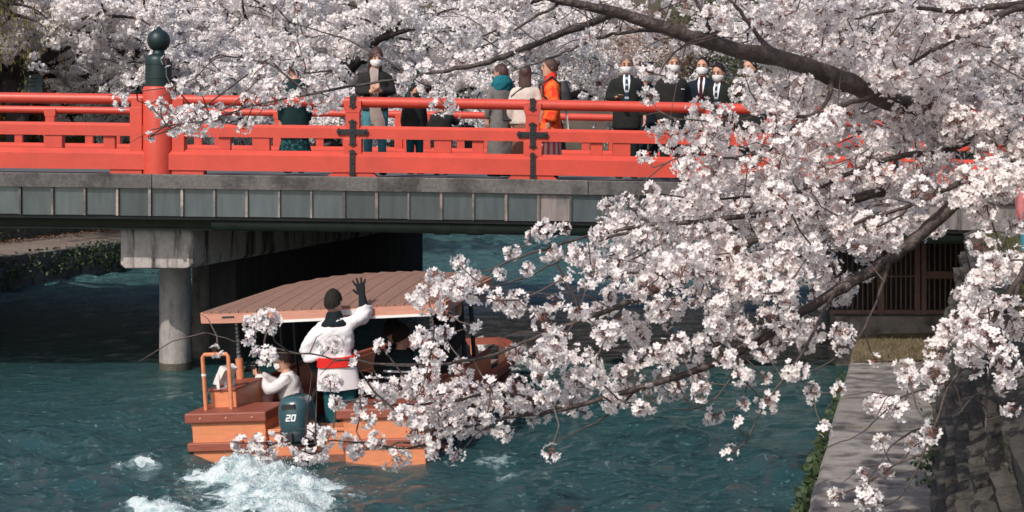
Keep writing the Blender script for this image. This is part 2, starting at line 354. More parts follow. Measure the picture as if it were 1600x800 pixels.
n1 = N.new('ShaderNodeTexNoise'); n1.inputs['Scale'].default_value = 5.5; n1.inputs['Detail'].default_value = 8; n1.inputs['Roughness'].default_value = 0.68; L.new(mp.outputs[0], n1.inputs['Vector'])
bp = N.new('ShaderNodeBump'); bp.inputs['Strength'].default_value = 1.0; bp.inputs['Distance'].default_value = 0.10
b.inputs['Specular Tint'].default_value = (0.65, 1.0, 0.98, 1)
L.new(n1.outputs['Fac'], bp.inputs['Height']); L.new(bp.outputs[0], b.inputs['Normal'])
at_ = N.new('ShaderNodeAttribute'); at_.attribute_name = 'foam'
n2 = N.new('ShaderNodeTexNoise'); n2.inputs['Scale'].default_value = 16; n2.inputs['Detail'].default_value = 6; L.new(tc.outputs['Object'], n2.inputs['Vector'])
ad = N.new('ShaderNodeMath'); ad.operation = 'ADD'; L.new(at_.outputs['Fac'], ad.inputs[0]); L.new(n2.outputs['Fac'], ad.inputs[1])
mr = N.new('ShaderNodeMapRange'); mr.inputs['From Min'].default_value = 0.60; mr.inputs['From Max'].default_value = 1.30; L.new(ad.outputs[0], mr.inputs['Value'])
mx = N.new('ShaderNodeMix'); mx.data_type = 'RGBA'; mx.inputs[6].default_value = (0.015, 0.058, 0.064, 1); mx.inputs[7].default_value = (0.62, 0.76, 0.78, 1)
L.new(mr.outputs[0], mx.inputs[0]); L.new(mx.outputs[2], b.inputs['Base Color'])
rr = N.new('ShaderNodeMapRange'); rr.inputs['To Min'].default_value = 0.05; rr.inputs['To Max'].default_value = 0.7; L.new(mr.outputs[0], rr.inputs['Value'])
sp = N.new('ShaderNodeSeparateXYZ'); L.new(tc.outputs['Object'], sp.inputs[0])                      # far ripples are finer than the mesh: rougher gloss there
fr = N.new('ShaderNodeMapRange'); fr.inputs['From Min'].default_value = 24; fr.inputs['From Max'].default_value = 38; fr.inputs['To Max'].default_value = 0.28; L.new(sp.outputs['Y'], fr.inputs['Value'])
sm_ = N.new('ShaderNodeMath'); sm_.operation = 'ADD'; sm_.use_clamp = True; L.new(rr.outputs[0], sm_.inputs[0]); L.new(fr.outputs[0], sm_.inputs[1]); L.new(sm_.outputs[0], b.inputs['Roughness'])
me = np_mesh('water', np.stack([XX, YY, ZZ + FO * 0.03], -1).reshape(-1, 3), Q, 4, 'river_water', smooth=True)
a = me.attributes.new('foam', 'FLOAT', 'POINT'); a.data.foreach_set('value', FO.ravel().astype(np.float32))
kind(link('water', me), 'structure')
# churned white water thrown up behind the motor: lumpy fine surface, only where it foams
fx = np.arange(-4.6, -0.9, 0.022); fy = np.arange(11.0, 15.1, 0.022); FX, FY = np.meshgrid(fx, fy)
f0 = foamf(FX, FY); FO_OFF = f0 * 0.03 - 0.004
PK = lambda cx, cy, rx, ry: np.exp(-(((FX - cx) / rx) ** 2 + ((FY - cy) / ry) ** 2))
lump = 0.26 * PK(-2.65, 14.15, 0.45, 0.32) + 0.16 * PK(-2.1, 13.6, 0.5, 0.5) + 0.10 * PK(-2.7, 12.7, 0.9, 0.7)
rid = np.abs(fbm(FX * 4.5, FY * 4.5, 5) - 0.5) * 2
g0 = sstep(0.22, 0.9, f0)
FZ = wh(FX, FY) + FO_OFF + g0 * (0.01 + lump * (0.10 + 0.9 * rid) + 0.06 * fbm(FX * 9, FY * 9, 4)) + lump * 0.10 * g0
keep = f0 > 0.24
ii = np.arange(FX.size).reshape(FX.shape); K = keep[:-1, :-1] & keep[1:, 1:] & keep[:-1, 1:] & keep[1:, :-1]
fq = np.stack([ii[:-1, :-1], ii[:-1, 1:], ii[1:, 1:], ii[1:, :-1]], -1)[K]
mat('foam', (0.72, 0.80, 0.81), rough=0.6, var=0.2, scale=22, bump=0.9, bscale=55, trans=0.2, col2=(0.26, 0.42, 0.45), c2=(0.48, 0.68), c2scale=8)
FV = np.stack([FX, FY, FZ], -1).reshape(-1, 3)
used = np.unique(fq); remap = np.full(FX.size, -1); remap[used] = np.arange(len(used))
# droplets and froth flecks riding on the churned water, thick where it foams
cand = np.stack([RNG.uniform(-4.5, -1.0, 120000), RNG.uniform(11.1, 15.0, 120000)], -1); fd = foamf(cand[:, 0], cand[:, 1])
cand = cand[RNG.random(len(fd)) < np.clip(fd - .12, 0, 1) ** 1.3 * .16]
ix = np.clip(((cand[:, 0] + 4.6) / .022).astype(int), 0, FX.shape[1] - 1); iy = np.clip(((cand[:, 1] - 11.0) / .022).astype(int), 0, FX.shape[0] - 1)
hz_ = FZ[iy, ix] + np.abs(RNG.normal(0, 1, len(cand))) * (.006 + .22 * lump[iy, ix] * g0[iy, ix])
n3 = 350; d3 = RNG.normal(0, 1, (n3, 2)) * [.36, .28] + [-2.45, 14.0]; z3 = wh(d3[:, 0], d3[:, 1]) + .04 + np.abs(RNG.normal(0, .13, n3)) * np.exp(-((d3[:, 0] + 2.45) ** 2 / .25 + (d3[:, 1] - 14.0) ** 2 / .2))
d = np.concatenate([cand, d3]); dz = np.concatenate([hz_, z3]); nd = len(d); s = np.concatenate([RNG.uniform(.004, .010, len(cand)), RNG.uniform(.003, .008, n3)])
tet = np.array([[1, 0, -.6], [-.5, .87, -.6], [-.5, -.87, -.6], [0, 0, 1.1]])
DV = (np.stack([d[:, 0], d[:, 1], dz], -1)[:, None] + tet[None] * s[:, None, None]).reshape(-1, 3)
base = len(used); tf = np.array([[0, 2, 1], [0, 1, 3], [1, 2, 3], [2, 0, 3]])
DF = (base + np.arange(nd)[:, None, None] * 4 + tf[None]).reshape(-1)
flat = np.concatenate([remap[fq].ravel(), DF]); per = np.concatenate([np.full(len(fq), 4), np.full(nd * 4, 3)])
me = np_mesh('wake_foam', np.concatenate([FV[used], DV]), flat, per, 'foam', smooth=True)
o = link('wake_foam', me); kind(o, 'stuff'); tag(o, 'white churned foam behind the outboard motor of the boat', 'foam')

# ------------------------------------------------------------------ left bank
def bank_strip(name, sec, y0, y1, m, step=1.5, noise=0.03, edge=lbank, sgn=-1, knd='structure'):
    """sweep a cross-section [(offset from bank edge, z)] along the river"""
    Y = np.arange(y0, y1 + step, step); V = []; n = len(sec)
    for y in Y:
        for s_, z in sec: V.append((edge(y) + sgn * s_, y, z + noise * (vnoise(s_ * 3 + 9, y * 1.7) - 0.5) * 2))
    Fq = [(i * n + k, i * n + k + 1, i * n + n + k + 1, i * n + n + k) for i in range(len(Y) - 1) for k in range(n - 1)]
    mb = MB().add(V, Fq); o = mb.build(name, m, smooth=50); kind(o, knd); return o
bank_strip('path_left', [(0.02, 0.70), (0.9, 0.80), (1.75, 0.84), (2.3, 0.85)], -10, 140, 'bank_path')
bank_strip('terrain_left', [(2.25, 2.55), (3.2, 2.75), (5, 3.1), (9, 3.35), (20, 3.5), (90, 4.5)], -10, 150, 'soil', noise=0.08)
def stone_mesh(seed):
    bm_ = bmesh.new(); bmesh.ops.create_cube(bm_, size=1.0); bmesh.ops.subdivide_edges(bm_, edges=bm_.edges[:], cuts=1, use_grid_fill=True)
    r = random.Random(seed)
    for v in bm_.verts:
        l = v.co.length; v.co *= 0.5 / max(l, 1e-6) * 0.35 + 0.68
        v.co += Vector((r.uniform(-.06, .06), r.uniform(-.06, .06), r.uniform(-.06, .06)))
    me = bpy.data.meshes.new('stone'); bm_.to_mesh(me); bm_.free(); me.materials.append(MATS['bank_stone'])
    me.polygons.foreach_set('use_smooth', [True] * len(me.polygons)); me.set_sharp_from_angle(angle=R(40)); return me
STONES = [stone_mesh(k) for k in range(5)]
bw = MB()
Y = np.arange(-10, 140, 2.0); V = []
for y in Y: V += [(lbank(y) + 0.06, y, -1.0), (lbank(y) - 0.10, y, 0.69)]
bw.add(V, [(2 * i, 2 * i + 2, 2 * i + 3, 2 * i + 1) for i in range(len(Y) - 1)])
wall = empty('bank_wall', 'low rough stone wall with weeds along the path across the river', 'wall', (lbank(34), 34, 0))
bw.build('mortar_core', 'bank_mortar', wall, shift=wall.location)
rs = random.Random(4); dirv = Vector((0.27, 1, 0)).normalized(); ang = math.atan2(dirv.y, dirv.x)
for c, (z0, hh) in enumerate([(-0.05, 0.32), (0.25, 0.27), (0.51, 0.22)]):
    y = 28.5 + rs.uniform(0, .3)
    while y < 39.5:
        w_ = rs.uniform(0.28, 0.62); yc = y + w_ / 2 * 0.965
        o = link('stone', STONES[rs.randrange(5)], wall)
        o.location = Vector((lbank(yc) - 0.02 - c * 0.035 + rs.uniform(-.03, .03), yc, z0 + hh / 2)) - Vector(wall.location)
        o.scale = (w_ * 1.04, 0.30, hh * 1.08); o.rotation_euler = (rs.uniform(-.06, .06), rs.uniform(-.08, .08), ang + rs.uniform(-.07, .07))
        y += w_ * 0.965
uw = MB(); V = []
Y = np.arange(-10, 140, 0.7)
for y in Y:
    for k in range(5):
        z = 0.7 + 1.9 * k / 4; V.append((lbank(y) - 1.95 - 0.35 * k / 4 + 0.10 * (vnoise(y * 1.3, k * 1.7) - .5), y, z))
uw.add(V, [(i * 5 + k, i * 5 + 5 + k, i * 5 + 6 + k, i * 5 + k + 1) for i in range(len(Y) - 1) for k in range(4)])
o = uw.build('upper_bank_wall', 'retaining_stone', smooth=60); tag(o, 'tall grey retaining wall behind the path across the river', 'wall')

# leaf scatter helper: many small leaf faces in one mesh
def leaf_faces(P, Nn, size, aspect=0.55, rng=RNG, bend=0.25):
    n = len(P); Nn = Nn / np.maximum(np.linalg.norm(Nn, axis=1, keepdims=True), 1e-6)
    t = rng.normal(0, 1, (n, 3)); u = np.cross(Nn, t); u /= np.maximum(np.linalg.norm(u, axis=1, keepdims=True), 1e-6); v = np.cross(Nn, u)
    s_ = (size if np.ndim(size) else np.full(n, size))[:, None]
    A = P - u * s_; B = P + v * s_ * aspect - Nn * s_ * bend * 0; C = P + u * s_; D = P - v * s_ * aspect
    A = A - Nn * s_ * bend; C = C - Nn * s_ * bend
    V_ = np.stack([A, B, C, D], 1).reshape(-1, 3); return V_, np.arange(4 * n)
def scatter(name, P, Nn, size, m, parent=None, aspect=0.55):
    V_, f_ = leaf_faces(np.asarray(P), np.asarray(Nn), size, aspect); me_ = np_mesh(name, V_, f_, 4, m); return link(name, me_, parent)

# weeds on the left bank wall, fallen leaves on its path, tufts on the slope
wp = []; 
for cy, cz, sp, n in [(33.2, .45, .35, 260), (34.6, .5, .5, 420), (35.4, .35, .4, 300), (36.5, .5, .4, 260), (31.4, .35, .5, 300), (30.8, .2, .35, 220), (37.8, .5, .4, 200), (32.2, .62, .5, 150)]:
    yy = RNG.normal(cy, sp, n); zz = np.clip(RNG.normal(cz, 0.2, n), 0.03, 0.82); wp.append(np.stack([lbank(yy) + 0.12 + RNG.uniform(0, .16, n), yy, zz], -1))
for cy, cz, sp, n in [(33.5, 1.6, .5, 500), (34.4, 1.9, .35, 300), (37.3, 1.9, .4, 400), (36.6, 2.2, .5, 250), (39.5, 1.9, .6, 300)]:
    yy = RNG.normal(cy, sp, n); zz = np.clip(RNG.normal(cz, 0.35, n), 0.9, 2.6); wp.append(np.stack([lbank(yy) - 1.85 + RNG.uniform(0, .14, n), yy, zz], -1))
wp = np.concatenate(wp); wp = wp[RNG.random(len(wp)) < .42]; o = scatter('weeds', wp, RNG.normal(0, 1, wp.shape) + [1, -0.8, 0.6], RNG.uniform(.03, .07, len(wp)), 'ivy_leaf')
kind(o, 'stuff'); tag(o, 'green weeds and ivy hanging on the stone walls across the river', 'weeds')
n = 700; yy = RNG.uniform(28, 42, n); ss = np.clip(RNG.normal(1.75, .25, n), .4, 2.0)
P_ = np.stack([lbank(yy) - ss, yy, 0.86 + RNG.uniform(0, .04, n)], -1)
o = scatter('fallen_leaves', P_, RNG.normal(0, .5, P_.shape) + [0, 0, 1], RNG.uniform(.03, .055, n), 'fallen_leaf'); kind(o, 'stuff'); tag(o, 'dry brown leaves lying along the path across the river', 'leaves')
def grass(name, P, h, m, label):
    n = len(P); a_ = RNG.uniform(0, 2 * PI, n); w_ = h * 0.09; lean = RNG.normal(0, .35, (n, 2)) * h[:, None]
    u = np.stack([np.cos(a_), np.sin(a_), 0 * a_], -1) * w_[:, None]
    T_ = P + np.concatenate([lean, h[:, None]], 1)
    V_ = np.stack([P - u, P + u, T_], 1).reshape(-1, 3); me_ = np_mesh(name, V_, np.arange(3 * n), 3, m)
    o = link(name, me_); kind(o, 'stuff'); tag(o, label, 'grass'); return o
n = 26000; yy = RNG.uniform(29, 48, n); ss = RNG.uniform(2.3, 8, n)
zz = np.interp(ss, [2.25, 3.2, 5, 9], [2.55, 2.75, 3.1, 3.35]) - 0.06
grass('bank_grass', np.stack([lbank(yy) - ss, yy, zz], -1), RNG.uniform(.12, .35, n), 'grass_blade', 'rough dull green grass on the slope beyond the red railing')

# ------------------------------------------------------------------ right bank
walk = empty('walkway', 'pale concrete waterside walkway below the blossom boughs', 'walkway', (rwalk(14), 14, 0)); 
kind(walk, 'structure')
yb = [-8, -3, 1.5, 5.5, 9.0, 11.75, 14.35, 16.9, 18.6]
for i in range(len(yb) - 1):
    a_, c_ = yb[i] + 0.012, yb[i + 1] - 0.012; dz_ = [0, 0, .0, 0, 0.0, 0.0, 0.022, 0.0][i]
    mb = MB(); n = 8; V = []
    for k in range(n + 1):
        y = a_ + (c_ - a_) * k / n
        wob = 0.03 * (vnoise(y * 2.1, 3) - .5)
        V += [(rwalk(y) - .02 + wob, y, -1.0), (rwalk(y) + wob, y, WALK_Z + dz_ - 0.03), (rwalk(y) + .035 + wob, y, WALK_Z + dz_), (rwall(y) + 0.05, y, WALK_Z + dz_ + .01)]
    fs = [(k * 4 + j, k * 4 + j + 1, k * 4 + 5 + j, k * 4 + 4 + j) for k in range(n) for j in range(3)] + [(0, 1, 2, 3), (n * 4 + 3, n * 4 + 2, n * 4 + 1, n * 4)]
    mb.add(V, fs); mb.build('concrete_slab', 'walk_concrete', walk, shift=walk.location)
# dry turf strip and earth in front of the gate, and the floor on under the bridge
bank_strip('turf_strip', [(0.0, -1.0), (0.0, 0.38), (0.06, 0.42), (0.7, 0.44), (1.6, 0.45), (3.2, 0.46)], 18.62, 21.4, 'dry_turf', step=0.35, noise=0.03, edge=rwalk, sgn=1)
bank_strip('gate_floor', [(0.0, -1.0), (0.0, 0.42), (3.6, 0.44)], 21.4, 60, 'wall_concrete', edge=rwalk, sgn=1, noise=0)
n = 5200; yy = RNG.uniform(18.6, 21.3, n); xx = rwalk(yy) + RNG.uniform(.05, 1.4, n)
grass('turf_grass', np.stack([xx, yy, np.full(n, .40)], -1), RNG.uniform(.03, .10, n), 'dry_turf', 'dry straw coloured turf in front of the barred gate')
# retaining wall, rough and leaning back, and the upper bank it holds
V = []; Y = np.arange(-8, 19.0, 0.16); nz_ = 22
for y in Y:
    for k in range(nz_):
        z = WALK_Z - 0.1 + (UP_Z - WALK_Z + 0.14) * k / (nz_ - 1)
        V.append((rwall(y) + 0.42 * k / (nz_ - 1) + 0.20 * (fbm(y * 3.4, k * .36, 4) - .5), y, z))
mb = MB().add(V, [(i * nz_ + k, i * nz_ + nz_ + k, i * nz_ + nz_ + k + 1, i * nz_ + k + 1) for i in range(len(Y) - 1) for k in range(nz_ - 1)])
rwl = empty('retaining_wall', 'dark rough leaning stone wall beside the waterside walkway', 'wall', (rwall(12), 12, WALK_Z))
mb.build('earth_core', 'bank_mortar', rwl, smooth=70, shift=rwl.location)
mat('retaining_block', (0.062, 0.055, 0.048), rough=0.95, var=0.5, scale=5, bump=1.0, bscale=14, objvar=0.35, col2=(0.028, 0.032, 0.02), c2=(0.48, 0.64), c2scale=3)
rs2 = random.Random(14); BLK = []
for me0 in STONES:
    m2 = me0.copy(); m2.materials.clear(); m2.materials.append(MATS['retaining_block']); BLK.append(m2)
ang2 = math.atan2(1, .30); zc_ = WALK_Z - .05
for c in range(7):
    hh = rs2.uniform(.23, .30) if c < 6 else .22; y = 4.0 + rs2.uniform(0, .3)
    while y < 18.4:
        w_ = rs2.uniform(.3, .75); yc = y + w_ / 2 * .958; o = link('stone', BLK[rs2.randrange(5)], rwl); zz = zc_ + hh / 2
        o.location = Vector((rwall(yc) + .42 * (zz - WALK_Z + .1) / (UP_Z - WALK_Z + .14) + .03 + rs2.uniform(-.02, .02), yc, zz)) - rwl.location
        o.scale = (w_ * 1.03, .26, hh * 1.06); o.rotation_euler = (R(-13) + rs2.uniform(-.05, .05), rs2.uniform(-.06, .06), ang2 + rs2.uniform(-.05, .05)); y += w_ * .958
    zc_ += hh * .985
V = []; Y = np.arange(-8, 19.01, 0.9); sx = [0.36, 0.8, 2, 4, 8, 20, 60]
for y in Y:
    for s_ in sx: V.append((rwall(y) + s_, y, UP_Z + 0.03 * s_ ** .5 + 0.05 * (vnoise(s_ * 2, y) - .5)))
n = len(sx); mb = MB().add(V, [(i * n + k, i * n + n + k, i * n + n + k + 1, i * n + k + 1) for i in range(len(Y) - 1) for k in range(n - 1)])
kind(mb.build('terrain_right', 'soil', smooth=60), 'structure')
V = []; Y = np.arange(28.6, 150, 3.0)
for y in Y:
    for s_, z in [(0, -1), (0.05, 0.5), (1.6, 0.55), (2.0, 2.4), (8, 2.9), (30, 4), (90, 6)]: V.append((rwalk(y) + s_, y, z))
n = 7; mb = MB().add(V, [(i * n + k, i * n + n + k, i * n + n + k + 1, i * n + k + 1) for i in range(len(Y) - 1) for k in range(n - 1)])
kind(mb.build('terrain_far_right', 'soil', smooth=40), 'structure')
n = 14000; yy = RNG.uniform(2, 18.5, n); ss = RNG.uniform(.45, 5, n)
grass('upper_grass', np.stack([rwall(yy) + ss, yy, UP_Z + .03 * ss ** .5 - .02], -1), RNG.uniform(.05, .16, n), 'grass_blade', 'short dull grass on the ground above the leaning stone wall')
# plants along the walkway edge, foot of the wall, wall top
wp = []
for cy, sp, n in [(11.0, .25, 260), (11.6, .2, 200), (12.4, .25, 240), (13.2, .25, 220), (14.0, .3, 200), (14.9, .3, 170), (10.2, .4, 260), (16.1, .3, 90), (17.5, .4, 80)]:
    yy = RNG.normal(cy, sp, n); wp.append(np.stack([rwalk(yy) - 0.03 - np.abs(RNG.normal(0, .05, n)), yy, np.clip(RNG.normal(.22, .12, n), .02, .46)], -1))
wp = np.concatenate(wp); wp = wp[RNG.random(len(wp)) < .6]; o = scatter('edge_weeds', wp, RNG.normal(0, .8, wp.shape) + [-1, -1, 0.5], RNG.uniform(.018, .05, len(wp)), 'ivy_leaf', aspect=.7)
kind(o, 'stuff'); tag(o, 'leafy weeds growing from the edge of the waterside walkway', 'weeds')
wp = []
for k in range(46):
    if k % 2 == 0: continue
    cy = random.uniform(7, 18) if k % 2 else random.uniform(5, 7.5); n = 45; yy = RNG.normal(cy, .16, n)
    if k % 2: wp.append(np.stack([rwall(yy) - np.abs(RNG.normal(0, .12, n)) + .04, yy, WALK_Z + np.abs(RNG.normal(0, .09, n))], -1))
    else:
        zz = np.clip(RNG.normal(UP_Z, .22, n), .6, UP_Z + .3); wp.append(np.stack([rwall(yy) + .42 * (zz - WALK_Z) / (UP_Z - WALK_Z) - .04 - RNG.uniform(0, .1, n), yy, zz], -1))
wp = np.concatenate(wp); o = scatter('wall_ivy', wp, RNG.normal(0, .8, wp.shape) + [-1, -.8, .7], RNG.uniform(.014, .04, len(wp)), 'ivy_leaf', aspect=.6)
kind(o, 'stuff'); tag(o, 'dull ivy and moss at the foot and top of the leaning stone wall', 'ivy')

# ------------------------------------------------------------------ the red bridge
BY0, BY1 = 18.88, 28.9                     # near and far edge of the deck
def zb(X):                                 # the deck falls away gently to the right
    return 2.862 - 0.0128 * (X + 6.78) - 0.00072 * max(0.0, X + 2.7) ** 2
def bz(x, y, z): return (x, y, z + zb(x))
def pxX(px, Y=19.05): return (px - 800) * Y / F
BX0, BX1 = -15.5, 9.2
bridge = empty('red_bridge', 'red railed bridge with dark steel side panels crossing the river', 'bridge', (-4.7, 20.6, 0))
BL = bridge.location
def bpart(name, mb, m, smooth=None, bevel=0.0, parent=None):
    return mb.warp(bz).build(name, m, parent or bridge, smooth, bevel, shift=BL)
NSUB = 40
bpart('deck', MB().prism([(BY0 + .06, -0.02), (BY1 - .06, -0.02), (BY1 - .06, -0.60), (BY0 + .12, -0.60)], BX0, BX1, sub=NSUB), 'deck_asphalt')
# concrete kerb edge in lengths
kj = [-15.5, -11.0, pxX(243), 1.0, 5.2, 9.2]
for a_, c_ in zip(kj[:-1], kj[1:]):
    for y0, y1 in ((BY0 - .03, BY0 + .42), (BY1 - .42, BY1 + .03)):
        bpart('kerb', MB().prism([(y0, -0.185), (y0, -.012), (y0 + .012, 0), (y1 - .012, 0), (y1, -.012), (y1, -0.185)], a_ + .006, c_ - .006, sub=12), 'kerb_concrete')
# steel side panels with standing seams
pal = random.Random(8); pw_ = 50.3 * 19 / F
k0 = int(math.floor((BX0 - pxX(37.5)) / pw_)) + 1
for k in range(k0, int((BX1 - pxX(37.5)) / pw_)):
    X = pxX(37.5) + k * pw_
    vis = -8.5 < X < 8.2
    pm = 'panel_pale' if k in (16, 27, 28, 29, 30, 31) else 'panel_steel'
    yq = BY0 + .035 + pal.uniform(-.004, .004)
    p = bpart('side_panel', MB().box(X + .008, X + pw_ - .008, yq, yq + .02, -0.545 + pal.uniform(-.008, .004), -0.19), pm)
    bpart('panel_seam', MB().box(X - .012, X + .012 + pal.uniform(0, .012), BY0 - .005, BY0 + .05, -0.55, -0.187), 'seam_steel', parent=bridge)
# girders and the service pipe below
for i, y in enumerate((19.45, 21.8, 24.1, 26.4, 28.4)):
    bpart('girder', MB().prism([(y - .14, -.61), (y + .14, -.61), (y + .14, -.635), (y + .02, -.635), (y + .02, -.735), (y + .14, -.735), (y + .14, -.76), (y - .14, -.76), (y - .14, -.735), (y - .02, -.735), (y - .02, -.635), (y - .14, -.635)], BX0, BX1, sub=NSUB), 'girder_green')
pipe = MB().tube([(x, 19.16, -.665) for x in np.linspace(-4.0, 8.5, 30)], 0.085, 12)
po = bpart('service_pipe', pipe, 'girder_green', smooth=60)
for px in (690, 742, 980, 1240):
    x = pxX(px); bpart('pipe_collar', MB().tube([(x - .11, 19.16, -.665), (x + .11, 19.16, -.665)], 0.10, 12), 'girder_green', smooth=40)
# railings -------------------------------------------------
def railing(Yc, sgn, main_x, minor_x, wide_x, narrow_x, near):
    """sgn +1: outer face towards the camera (-Y)"""
    def prof(pts): return [(Yc - sgn * p, q) for p, q in pts]     # p>0 = outwards
    rail_z = 0.988
    bpart('top_rail', MB().tube([(x, Yc, rail_z) for x in np.linspace(BX0, BX1, 60)], 0.071, 16), 'red_paint', smooth=60)
    bpart('middle_rail', MB().prism(prof([(.085, .50), (.085, .632), (.05, .672), (-.05, .672), (-.085, .632), (-.085, .50)]), BX0, BX1, sub=NSUB), 'red_paint')
    bpart('base_beam', MB().prism(prof([(.13, .055), (.13, .262), (.065, .328), (-.065, .328), (-.13, .262), (-.13, .055)]), BX0, BX1, sub=NSUB), 'red_paint')
    for x in wide_x: bpart('wide_strut', MB().box(x - .115, x + .115, Yc - .068, Yc + .068, .327, .502), 'red_paint', bevel=.006)
    for x in narrow_x: bpart('narrow_strut', MB().box(x - .077, x + .077, Yc - .05, Yc + .05, .327, .502), 'red_paint', bevel=.006)
    for x in minor_x:
        p = bpart('rail_post', MB().box(x - .12, x + .12, Yc - .098, Yc + .098, .05, .503).box(x - .092, x + .092, Yc - .09, Yc + .09, .50, .86), 'red_paint', bevel=.008)
        bpart('rail_block', MB().prism([(x - .092, .845), (x + .092, .845), (x + .115, .90), (x + .115, 1.01), (x - .115, 1.01), (x - .115, .90)], Yc - .095, Yc + .095, 'y'), 'red_paint', bevel=.006)
        bpart('foot_block', MB().prism([(x - .33, -.0), (x + .33, -.0), (x + .26, .056), (x - .26, .056)], Yc - .11, Yc + .11, 'y'), 'red_paint')
        if near:
            yo = Yc - sgn * .135
            iron = lambda pts, y: MB().prism(pts, y - .012, y + .02, 'y')
            def bar(x0, x1, z0, z1, vert, y, tips=(1, 1)):
                if vert:
                    c_ = (x0 + x1) / 2; w_ = (x1 - x0) / 2
                    pts = [(c_ - w_, z0 + .03), (c_ - w_ * 1.6, z0 + .035 * tips[0]), (c_, z0 - .0), (c_ + w_ * 1.6, z0 + .035 * tips[0]), (c_ + w_, z0 + .03), (c_ + w_, z1 - .03), (c_ + w_ * 1.6, z1 - .035), (c_, z1), (c_ - w_ * 1.6, z1 - .035), (c_ - w_, z1 - .03)]
                else:
                    c_ = (z0 + z1) / 2; w_ = (z1 - z0) / 2
                    pts = [(x0 + .03, c_ - w_), (x0 + .035, c_ - w_ * 1.6), (x0, c_), (x0 + .035, c_ + w_ * 1.6), (x0 + .03, c_ + w_), (x1 - .03, c_ + w_), (x1 - .035, c_ + w_ * 1.6), (x1, c_), (x1 - .035, c_ - w_ * 1.6), (x1 - .03, c_ - w_)]
                return iron(pts, y)
            cross = bar(x - .215, x + .215, .555, .625, False, Yc - sgn * .105)
            cross.v += []; v2 = bar(x - .035, x + .035, .40, .76, True, Yc - sgn * .112)
            cross.add(v2.v, v2.f)
            for bx_, bz_ in ((x - .17, .59), (x + .17, .59), (x, .72), (x, .44), (x, .59)): cross.ell((bx_, Yc - sgn * .126, bz_), (.014, .01, .014), 8, 5)
            bpart('iron_cross', cross, 'iron_fitting', parent=p)
            st = bar(x - .033, x + .033, .0, .36, True, Yc - sgn * .142)
            for bz_ in (.05, .18, .31): st.ell((x, Yc - sgn * .156, bz_), (.013, .01, .013), 8, 5)
            bpart('iron_strap', st, 'iron_fitting', parent=p)
            cp = bar(x - .034, x + .034, .90, 1.075, True, Yc - sgn * .105); cp.box(x - .034, x + .034, Yc - .10, Yc + .10, 1.05, 1.072)
            cp.ell((x, Yc - sgn * .118, .945), (.013, .01, .013), 8, 5); bpart('iron_cap', cp, 'iron_fitting', parent=p)
    for x in main_x:
        p = bpart('main_post', MB().lathe([(.208, -.0), (.208, 1.12), (.20, 1.15), (.18, 1.16)], (x, Yc, 0), 28), 'red_paint', smooth=50)
        f = MB().lathe([(.172, 1.15), (.174, 1.26), (.180, 1.265), (.180, 1.285), (.174, 1.29), (.174, 1.44), (.180, 1.445), (.180, 1.46), (.174, 1.465), (.174, 1.505), (.168, 1.54), (.14, 1.575), (.092, 1.59), (.078, 1.61), (.078, 1.645), (.10, 1.655),
                        (.128, 1.69), (.149, 1.745), (.150, 1.79), (.138, 1.845), (.108, 1.885), (.065, 1.91), (.04, 1.93), (.03, 1.945), (.012, 1.965)], (x, Yc, 0), 28)
        bpart('finial', f, 'finial_bronze', smooth=45, parent=p)
        for sx_ in (-1, 1):
            bpart('rail_socket', MB().box(min(x + sx_ * .2, x + sx_ * .345), max(x + sx_ * .2, x + sx_ * .345), Yc - .09, Yc + .09, .885, 1.01), 'red_paint', bevel=.006)
            a_, c_ = sorted((x + sx_ * .2, x + sx_ * .36)); bpart('post_block', MB().box(a_, c_, Yc - .10, Yc + .10, .05, .885), 'red_paint', bevel=.006)
            a_, c_ = sorted((x + sx_ * .2, x + sx_ * .62)); bpart('foot_block', MB().box(a_, c_, Yc - .11, Yc + .11, .0, .056), 'red_paint')
YN = 19.12; YF = 28.62
X_ = lambda p: pxX(p, YN)
railing(YN, 1, [X_(248), X_(1700)], [X_(-56), X_(552), X_(832), X_(1114), X_(1396), X_(-340)],
        [X_(86), X_(-190), X_(409), X_(692), X_(971), X_(1262), X_(1540)], [X_(172), X_(-120), X_(352), X_(747), X_(932), X_(1225), X_(1480)], True)
XF = lambda p: (p - 800) * YF / F
railing(YF, -1, [XF(645), XF(-560)], [XF(80), XF(-130), XF(437), XF(1060), XF(1260), XF(280), XF(860)], [XF(-20), XF(180), XF(345), XF(545), XF(760), XF(960), XF(1160)], [XF(30), XF(140), XF(230), XF(310), XF(500), XF(720), XF(915), XF(1120)], False)
# pier: cap beam, round columns, web wall
pd = Vector((0.27, 1.0, 0)).normalized()
def pier_pt(t, off): # t metres in Y behind the cap front, off across
    return (-4.83 + 0.27 * t + off, 19.5 + t)
cap = MB(); V = []
prof = [(-.47, .60), (.47, .60), (.5, .57), (.5, .0), (.47, -.05), (.40, -.07), (-.44, -.07), (-.5, -.02), (-.5, .57)]
for t_ in (0, .03, 9.0):
    for a_, z in prof:
        k = 0.975 if t_ == 0 else 1.0
        x, y = pier_pt(t_, a_ * k); V.append((x, y, 1.605 + (z - .25) * k + .25))
n = len(prof); fs = [tuple(range(n))[::-1], tuple(range(2 * n, 3 * n))] + [(r_ * n + i, r_ * n + (i + 1) % n, r_ * n + n + (i + 1) % n, r_ * n + n + i) for r_ in range(2) for i in range(n)]
cap.add(V, fs).build('pier_cap', 'pier_concrete', bridge, shift=BL, bevel=.015)
mat('column_shade_stained', (0.13, 0.115, 0.105), rough=0.95, var=0.35, scale=7, bump=0.5, bscale=40, col2=(0.06, 0.055, 0.05), c2=(0.45, 0.65), c2scale=2, c2stretch=(2, 2, .4))  # rear column: shade under the deck put into the colour, along with stains
